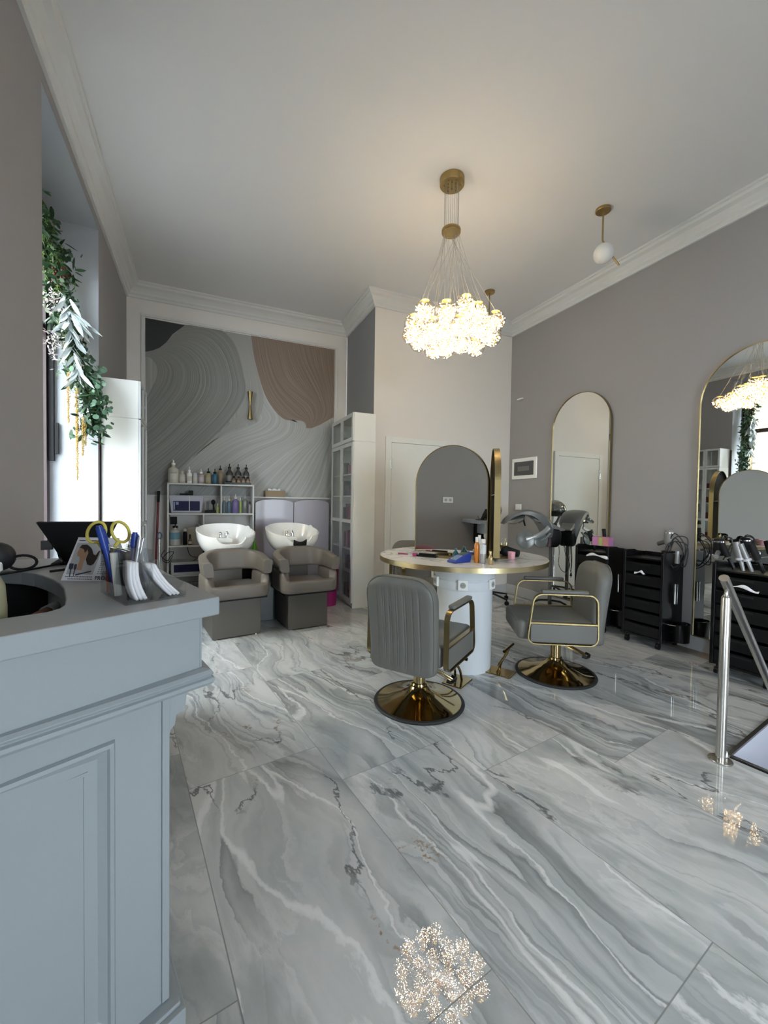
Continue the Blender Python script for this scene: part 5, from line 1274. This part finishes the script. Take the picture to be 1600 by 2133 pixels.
for y in (-.027,.027): b = MB(); b.box(-.014,-.0105,y-.023,y+.023,-.028,.028); b.build('rocker', CERAM, t, bevel=.002)
t = thing('wall_sensor', 'tiny white sensor high on the right wall above the fuse box', 'sensor', (XR,4.50,2.76))
b = MB(); b.box(-.03,-.0005,-.05,.05,-.01,.01); b.build('housing', CERAM, t, bevel=.004)

def caster(t, x, y, m=BLACK):
    B = MB(); B.cyl((x,y,.05),(x,y,.075),.008,n=10); B.box(x-.014,x+.014,y-.02,y+.02,.048,.054); c = B.build('caster', m, t)
    B = MB(); B.cyl((x-.013,y,.0255),(x+.013,y,.0255),.025,n=20); B.build('wheel', m, c)
def trolley(label, x, y, rz, w=.34, d=.33, group='black hairdressing trolleys along the right wall'):
    t = thing('salon_trolley', label, 'trolley', (x,y,0), R(rz), group); hw, hd = w/2, d/2
    for sx_ in (-1,1):
        B = MB(); B.prism([(-hd,.075),(hd,.075),(hd,.845),(.03,.86),(-.02,.875),(-hd+.04,.878),(-hd,.86)], sx_*hw-.012, sx_*hw+.012, axis='x'); B.build('side_panel', BLACK, t, bevel=.004)
    B = MB(); B.box(-hw+.013,hw-.013,-hd+.005,hd-.005,.80,.815); B.box(-hw+.013,hw-.013,hd-.02,hd-.008,.816,.85); B.build('top_tray', BLACK, t, bevel=.003)
    B = MB(); B.box(-hw+.013,hw-.013,-hd+.005,hd-.005,.078,.095); B.build('bottom_board', BLACK, t, bevel=.003)
    B = MB(); B.box(-hw+.013,hw-.013,hd-.012,hd-.004,.097,.798); B.build('back_panel', BLACK, t)
    for k in range(6):
        z = .10+k*.115; B = MB(); B.box(-hw+.014,hw-.014,-hd+.004,-hd+.012,z,z+.092); B.box(-hw+.016,hw-.016,-hd+.013,hd-.02,z+.002,z+.008)
        dr = B.build('drawer', BLACK, t, bevel=.002)
        B = MB(); B.box(-.07,.07,-hd-.004,-hd+.003,z+.070,z+.084); B.build('drawer_lip', BLACKM, dr)
    for a in (-hw+.03,hw-.03):
        for c_ in (-hd+.03,hd-.03): caster(t, a, c_)
    for z in (.24,):
        B = MB(); pts = [(hw+.013,-.10,z)]+[(hw+.013+.11*math.sin(PI*i/14),-.10*math.cos(PI*i/14),z) for i in range(15)]+[(hw+.013,.10,z)]; B.sweep(pts[1:-1], .004, n=8); B.build('side_ring', CHROME, t)
    B = MB(); B.lathe([(.018,0),(.02,.18),(.017,.18),(.015,.004),(0,.004)], (hw+.04,-.02,.42), n=16); B.build('tool_tube', CHROME, t)
    B = MB(); B.box(hw+.012,hw+.062,-.06,.06,.16,.165); B.box(hw+.012,hw+.06,-.10,.10,.075,.09); B.build('side_tray', BLACK, t)
    B = MB(); B.lathe([(0,0),(.075,0),(.082,.16),(.078,.16),(.07,.006),(0,.006)], (hw+.088,0,.0905), n=28, cap=False, sx=.82); B.build('side_bucket', BLACK, t)
    return t
trolley('black trolley behind the right chair, carrying the pink patterned box', 3.86, 3.01, -84)
trolley('black trolley with the grey hair dryer and cord, middle of the three', 3.89, 2.48, -86)
trolley('black trolley with round brushes behind the steel post', 3.82, 1.68, -86, .36, .34)
# items on the trolleys
t = thing('patterned_box', 'pink and orange patterned carton on the leftmost black trolley', 'box', (3.79,2.935,.8785), R(12))
b = MB(); b.box(-.055,.055,-.08,.08,0,.088); b.build('carton', mat('pink_violet_carton',(.50,.20,.40),.5,var=.2,vscale=40), t)
b = MB(); b.box(-.0565,-.0553,-.079,.020,.004,.084); b.build('orange_side', mat('orange_print',(.52,.22,.20),.5,var=.3,vscale=60), t)
b = MB(); b.box(-.0575,-.0567,-.02,.012,.002,.086); b.build('green_stripe', mat('lime_print',(.35,.45,.12),.5), t)
def roundbrush(label, loc, tilt, az_, m, Lb=.10, r=.026, ceramic=False, group=None):
    t = thing('round_brush', label, 'hair brush', loc, 0, group); d = Vector((math.sin(R(tilt))*math.cos(R(az_)), math.sin(R(tilt))*math.sin(R(az_)), math.cos(R(tilt))))
    B = MB(); B.cyl((0,0,0), d*.085, .011,.014); B.build('handle', GREYL if ceramic else BLACK, t)
    if ceramic: B = MB(); B.cyl(d*.083, d*.10, .029,.027); B.build('collar', mat('pale_lilac_collar',(.55,.55,.60),.4), t)
    B = MB(); B.cyl(d*.10, d*(.10+Lb), r*.8); B.build('barrel', m, t)
    B = MB(); q = Vector((0,0,1)).rotation_difference(d); rg = random.Random(5)
    for k in range(14):
        for j in range(16):
            a = 2*PI*j/16+k*.2; p = q@Vector((r*.8*math.cos(a), r*.8*math.sin(a), .104+Lb*k/14)); e_ = q@Vector((r*1.18*math.cos(a), r*1.18*math.sin(a), .104+Lb*k/14)); s_ = q@Vector((-math.sin(a)*.0012, math.cos(a)*.0012, 0))
            B.add([p-s_, p+s_, e_], [(0,1,2)])
    B.build('bristles', BLACKM, t, fix=False)['kind'] = 'stuff'
roundbrush('black round brush standing behind the pink patterned box', (3.90,2.985,.817), 6, 100, BLACKM, .13, .022)
roundbrush('black round brush leaning left on the leftmost trolley', (3.82,3.05,.817), 16, 140, BLACKM, .11, .026)
GB = mat('grey_ceramic_barrel', (.28,.28,.28), .35, .3)
roundbrush('dark round brush, leftmost in the row on the right trolley', (3.76,1.775,.817), 22, 120, BLACKM, .11, .026, group='round brushes on the right trolley')
roundbrush('large grey ceramic round brush with lilac collar on the right trolley', (3.74,1.705,.817), 13, 120, GB, .12, .030, True)
roundbrush('smaller grey ceramic round brush right of the large one on the trolley', (3.75,1.655,.817), 20, 115, GB, .115, .025, True)
roundbrush('dark round brush, rightmost in the row on the right trolley', (3.78,1.60,.817), 20, 110, BLACKM, .12, .028)
def dryer(label, loc, rz, m, noz):
    t = thing('hair_dryer', label, 'hair dryer', loc, R(rz))
    B = MB(); B.lathe([(0,0),(.030,0),(.036,.01),(.040,.05),(.038,.11),(.034,.13),(.033,.135),(.029,.135),(.029,.12),(0,.12)], n=28, cap=False); B.build('barrel', m, t)
    B = MB(); B.lathe([(.036,.108),(.039,.108),(.039,.118),(.035,.118)], n=28); B.build('band', CHROME, t)
    B = MB(); B.sweep([(0,-.02,.03),(0,-.075,.02),(.0,-.13,.0)], .017,.020); B.build('handle', noz, t)
    return t
t = thing('dryer_holder', 'black side holder ring on the middle trolley', 'holder', (3.90,2.355,.78))
b = MB(); b.sweep([(.055*math.cos(a),.055*math.sin(a)-.01,.10) for a in [2*PI*i/24 for i in range(24)]], .006, closed=True); b.build('ring', BLACK, t)
b = MB(); b.cyl((.0,.045,.02),(.0,.045,.10),.006); b.build('bracket', BLACK, t)
dryer('grey hair dryer standing upright in the holder of the middle trolley', (3.90,2.345,.94), 160, mat('grey_dryer',(.24,.235,.22),.4), GREYP)
def coil(label, cx, cy, cz, seed, n=5, s=.09):
    rg = random.Random(seed); pts = []
    for i in range(n*5):
        a = 2*PI*i/5; rr = s*rg.uniform(.5,1.15); pts.append((cx+rg.uniform(-.02,.02), cy+rr*math.cos(a)*.75-.0, cz+rr*math.sin(a)*1.25+rg.uniform(-.03,.03)))
    b = MB(); b.sweep(catmull(pts, 6), .0045, n=6); tag(b.build('tangled_cable', mat('dark_grey_cord',(.03,.03,.032),.5)), label, 'cord')
coil('tangled dark grey cord hanging from the dryer on the middle trolley', 3.87, 2.26, .88, 3, 5, .12)
t = thing('cord_plug', 'pale grey cylindrical plug hanging in the tangled cord of the middle trolley', 'plug', (3.84,2.235,.79))
b = MB(); b.lathe([(0,0),(.018,0),(.020,.01),(.016,.11),(0,.115)], n=20, cap=False); b.build('plug_body', GREYL, t)
dryer('black and silver hair dryer hooked on the left side of the right trolley', (3.86,1.93,.90), -70, BLACKM, GREYL)
coil('thin black cord behind the dryer on the right trolley', 3.90, 1.90, .97, 9, 2, .07)
for (x, y, z, l_, seed) in ((3.705,2.93,.765,'white crumpled towel in the upper drawer of the leftmost trolley',1),(3.735,2.50,.665,'small white crumpled cloth in a drawer of the middle trolley',2),(3.66,1.66,.69,'white crumpled tissues in the open drawer of the right trolley',5)):
    rg = random.Random(seed); b = MB(); W_ = .12 if seed == 1 else (.045 if seed == 2 else .09); ph = [rg.uniform(0,6) for _ in range(4)]
    b.grid(lambda u, v: (x-.012+.022*v, y+W_*(2*u-1), z+.010*math.sin(9*u+ph[0])*math.sin(PI*v)+.012*math.sin(5*u+ph[1])+.018*math.sin(PI*v)), 22, 6); tag(b.build('crumpled_cloth', PAPER, solid=.004, fix=False), l_, 'cloth')

# ================================================================== HOOD DRYERS
def starbase(t, n=5, R0=.30, par=None, a0=.3):
    for k in range(n):
        a = 2*PI*k/n+a0; c, s_ = math.cos(a), math.sin(a)
        B = MB(); B.sweep([(0,0,.12),(c*.12,s_*.12,.11),(c*R0,s_*R0,.075)], .022, .012, n=8); l = B.build('leg', BLACK, t)
        B = MB(); B.cyl((c*R0-s_*.012,s_*R0+c*.012,.028),(c*R0+s_*.012,s_*R0-c*.012,.028),.027,n=18); B.cyl((c*R0,s_*R0,.03),(c*R0,s_*R0,.08),.008,n=8); B.build('wheel', BLACK, l)
hd = thing('hood_dryer', 'silver hood dryer with smoked visor on a star base behind the table mirrors', 'hood dryer', (3.47,4.37,0), R(-110))
starbase(hd, a0=.6)
b = MB(); b.cyl((0,0,.11),(0,0,.55),.018); b.cyl((0,0,.55),(0,0,.98),.012); b.build('column', CHROME, hd)
b = MB(); b.box(-.03,.03,-.03,.03,.93,1.02); b.build('joint', BLACKM, hd, bevel=.006)
def dome(a0, a1, r, c, n=28, sy=1.0): return lambda u, v: (c[0]+r*math.cos(2*PI*u)*math.sin(a0+(a1-a0)*v), c[1]+sy*r*math.sin(2*PI*u)*math.sin(a0+(a1-a0)*v), c[2]+r*math.cos(a0+(a1-a0)*v))
b = MB(); b.grid(dome(.02, PI*.50, .155, (0,0,1.20)), 36, 12, cu=True); b.build('dome', mat('silver_dome',(.30,.30,.29),.12,.9), hd, solid=.006, fix=False)
b = MB(); b.grid(dome(PI*.50, PI*.66, .155, (0,0,1.20)), 36, 6, cu=True); b.build('visor', PETR, hd, solid=.003, fix=False)
b = MB(); b.sweep([(0,-.0,1.0),(0,-.10,1.05),(0,-.17,1.12),(0,-.165,1.20),(0,-.15,1.22)], .02, .02); b.build('bracket', GREYP, hd)

cl = thing('hair_processor', 'silver ring-lamp hair processor arching on a grey pole beside the wall mirror', 'hair processor', (3.91,3.735,0), R(-24))
# local x points right across the view, y away from the viewer
starbase(cl, n=4, R0=.19, a0=R(69))
b = MB(); b.cyl((0,0,.11),(0,0,.82),.021); b.build('pole', GREYP, cl)
b = MB(); b.prism([(-.08,.83),(-.04,.775),(.05,.775),(.09,.82),(.105,.95),(.07,1.0),(-.06,1.01),(-.09,.95)], -.085, .085, axis='y'); b.build('motor_housing', BLACK, cl, bevel=.025)
def resamp(pts, n):
    L = [0]
    for a_, b_ in zip(pts, pts[1:]): L.append(L[-1]+(b_-a_).length)
    out = []; i_ = 0
    for k_ in range(n+1):
        d_ = L[-1]*k_/n
        while i_ < len(L)-2 and L[i_+1] < d_: i_ += 1
        out.append(pts[i_].lerp(pts[i_+1], (d_-L[i_])/max(1e-9, L[i_+1]-L[i_])))
    return out
oc = resamp(catmull([(-.605,1.050,0),(-.57,1.115,0),(-.49,1.178,0),(-.375,1.219,0),(-.27,1.2245,0),(-.137,1.184,0),(-.03,1.103,0),(.015,1.00,0),(.005,.88,0),(-.045,.779,0)], 8), 48)
ic = resamp(catmull([(-.600,1.045,0),(-.55,1.085,0),(-.49,1.130,0),(-.39,1.170,0),(-.286,1.155,0),(-.190,1.095,0),(-.125,1.00,0),(-.095,.90,0),(-.085,.82,0),(-.055,.775,0)], 8), 48)
b = MB(); NW = 10
def sh(i_, k_):   # section: closed ring, outer curve bulges over the width
    o_, q_ = oc[i_], ic[i_]; wd = .135*(.35+.65*math.sin(PI*min(1,max(0,i_/48*.9+.08))))
    if k_ <= NW: v_ = 2*k_/NW-1; e_ = o_.lerp(q_, .35*abs(v_)**3); return (e_.x, wd*v_, e_.y)
    v_ = 1-2*(k_-NW-1)/NW; return (q_.x, wd*v_*.97, q_.y)
vs = [sh(i_, k_) for i_ in range(49) for k_ in range(2*NW+2)]; K_ = 2*NW+2
b.add(vs, [(i_*K_+k_, i_*K_+(k_+1)%K_, (i_+1)*K_+(k_+1)%K_, (i_+1)*K_+k_) for i_ in range(48) for k_ in range(K_)]+[tuple(range(K_)), tuple(48*K_+k_ for k_ in range(K_))], True)
b.build('hood_shell', GREYP, cl)
b = MB(); b.prism([(-.06,1.07),(.0,1.06),(.07,1.020),(.145,.990),(.135,.976),(.05,.968),(-.03,.985)], -.075, .075, axis='y'); b.build('beak', GREYP, cl, bevel=.012)
MD = mat('mirror_disc',(.30,.31,.31),.12,.8)
for (cx_, cy_, cz_, rr, rot, mm) in ((-.375,-.17,.871,.107,(R(82),0,R(-14)),SMOKE),(-.196,-.15,.865,.088,(R(82),0,R(8)),SMOKE),(-.464,-.06,1.105,.115,(R(25),R(-22),0),MD),(-.22,-.06,1.118,.085,(R(35),R(24),0),MD)):
    e = MB(); e.lathe([(0,-.006),(rr*.25,-.006),(rr*.3,.002),(rr*.42,-.002),(rr*.5,.004),(rr*.62,.0),(rr*.72,.006),(rr*.92,.003),(rr,.010),(rr,.026),(rr*.8,.032),(0,.034)], n=40, cap=False); e.build('lamp_disc', mm, cl, loc=(cx_,cy_,cz_), rot=rot)
b = MB(); ap = catmull([(-.375,-.20,.875,),(-.28,-.205,.905),(-.17,-.19,.96),(-.09,-.15,1.02)], 8); vs = []
b.sweep(ap, .030, .012, n=12, up=(0,1,0)); b.build('lamp_arm', GREYL, cl)
b = MB(); b.sweep(catmull([(-.196,-.17,.868),(-.13,-.165,.90),(-.07,-.14,.95)], 6), .016, .010); b.build('lamp_arm', GREYL, cl)
b = MB(); b.prism([(-.024,-.055),(.02,-.05),(.012,.055),(-.012,.055)], -.03, .0, axis='y'); b.build('side_grip', mat('dark_maroon_grip',(.05,.02,.03),.3), cl, loc=(-.075,-.128,.84), bevel=.006)
for k_ in range(3): b = MB(); b.sweep([(-.36+.01*k_,-.04,1.16),(-.37+.008*k_,-.06,1.10),(-.355+.006*k_,-.08,1.03)], .004, n=6); b.build('lamp_cable', BLACK, cl)
def cord(label, pts, r=.0035): b = MB(); b.sweep(catmull(pts, 8), r, n=6); tag(b.build('power_cord', BLACK), label, 'cord')
cord('black power cord with a plug hanging in front of the wall mirror', [(3.955,3.66,.84),(3.96,3.65,.72),(3.96,3.65,.56),(4.0,3.60,.48),(4.03,3.56,.56),(4.01,3.58,.70),(3.99,3.62,.84),(4.01,3.585,.62),(4.01,3.585,.48)])
b = MB(); b.lathe([(0,0),(.014,0),(.012,.012),(.005,.045),(0,.046)], n=14, cap=False); b.cyl((-.005,0,0),(-.005,0,-.02),.002,n=6); b.cyl((.005,0,0),(.005,0,-.02),.002,n=6)
tag(b.build('plug', BLACK, loc=(4.01,3.585,.43)), 'black plug dangling from the power cord in front of the wall mirror', 'plug')

# ================================================================== STAIR RAIL
t = thing('stair_railing', 'brushed steel stair post with sloping handrail at the right edge', 'railing', (2.432,1.176,0))
b = MB(); b.lathe([(0,0),(.052,0),(.053,.004),(.050,.008),(.022,.009)], n=40, cap=False); b.build('floor_flange', STEEL, t)
b = MB(); b.lathe([(.0215,.006),(.0215,.835),(.019,.842),(.010,.856),(.009,.872),(.012,.880),(0,.882)], n=32, cap=False); b.build('post', STEEL, t)
hr = Vector((tu.x, tu.y, -.92)).normalized(); p0 = Vector((0,0,.905))
b = MB(); b.cyl(p0-hr*.055, p0+hr*1.9, .0215, n=32); b.build('handrail', STEEL, t)
b = MB(); b.cyl((.04,.0,.012),(.04,.0,.034),.012); b.build('glass_clamp', CERAM, t)

# ================================================================== OUTSIDE THE WINDOW
b = MB(); b.add([(-14,-8,-.3),(-1.45,-8,-.3),(-1.45,20,-.3),(-14,20,-.3)], [(0,1,2,3)]); b.add([(-1.45,-14,-.3),(12,-14,-.3),(12,-2.75,-.3),(-1.45,-2.75,-.3)], [(0,1,2,3)]); tag(b.build('street', STREET), 'grey street ground outside the window', 'street', kind='structure')
t = thing('facade', 'ochre house facade across the street, seen through the window in the mirror', 'building', (-9.5,8,-.3))
b = MB(); b.box(-.5,0,-12,9,0,9); b.build('wall', OCHRE, t)
for k in range(7):
    y = -10.5+k*3
    b = MB(); b.box(0,.10,y-.85,y+.85,1.3,1.5); b.box(0,.10,y-.85,y-.62,1.5,4.1); b.box(0,.10,y+.62,y+.85,1.5,4.1); b.box(0,.14,y-.95,y+.95,4.1,4.4); b.box(0,.25,y-1.1,y+1.1,4.4,4.5); s_ = b.build('window_surround', OCHREL, t)
    b = MB(); b.box(.0,.03,y-.62,y+.62,1.5,4.1); b.build('window_pane', mat('pale_window_pane',(.45,.48,.5),.2), s_)
b = MB(); b.box(0,.3,-12,9,5.6,5.9); b.box(0,.2,-12,9,.0,.9); b.build('string_course', OCHREL, t)
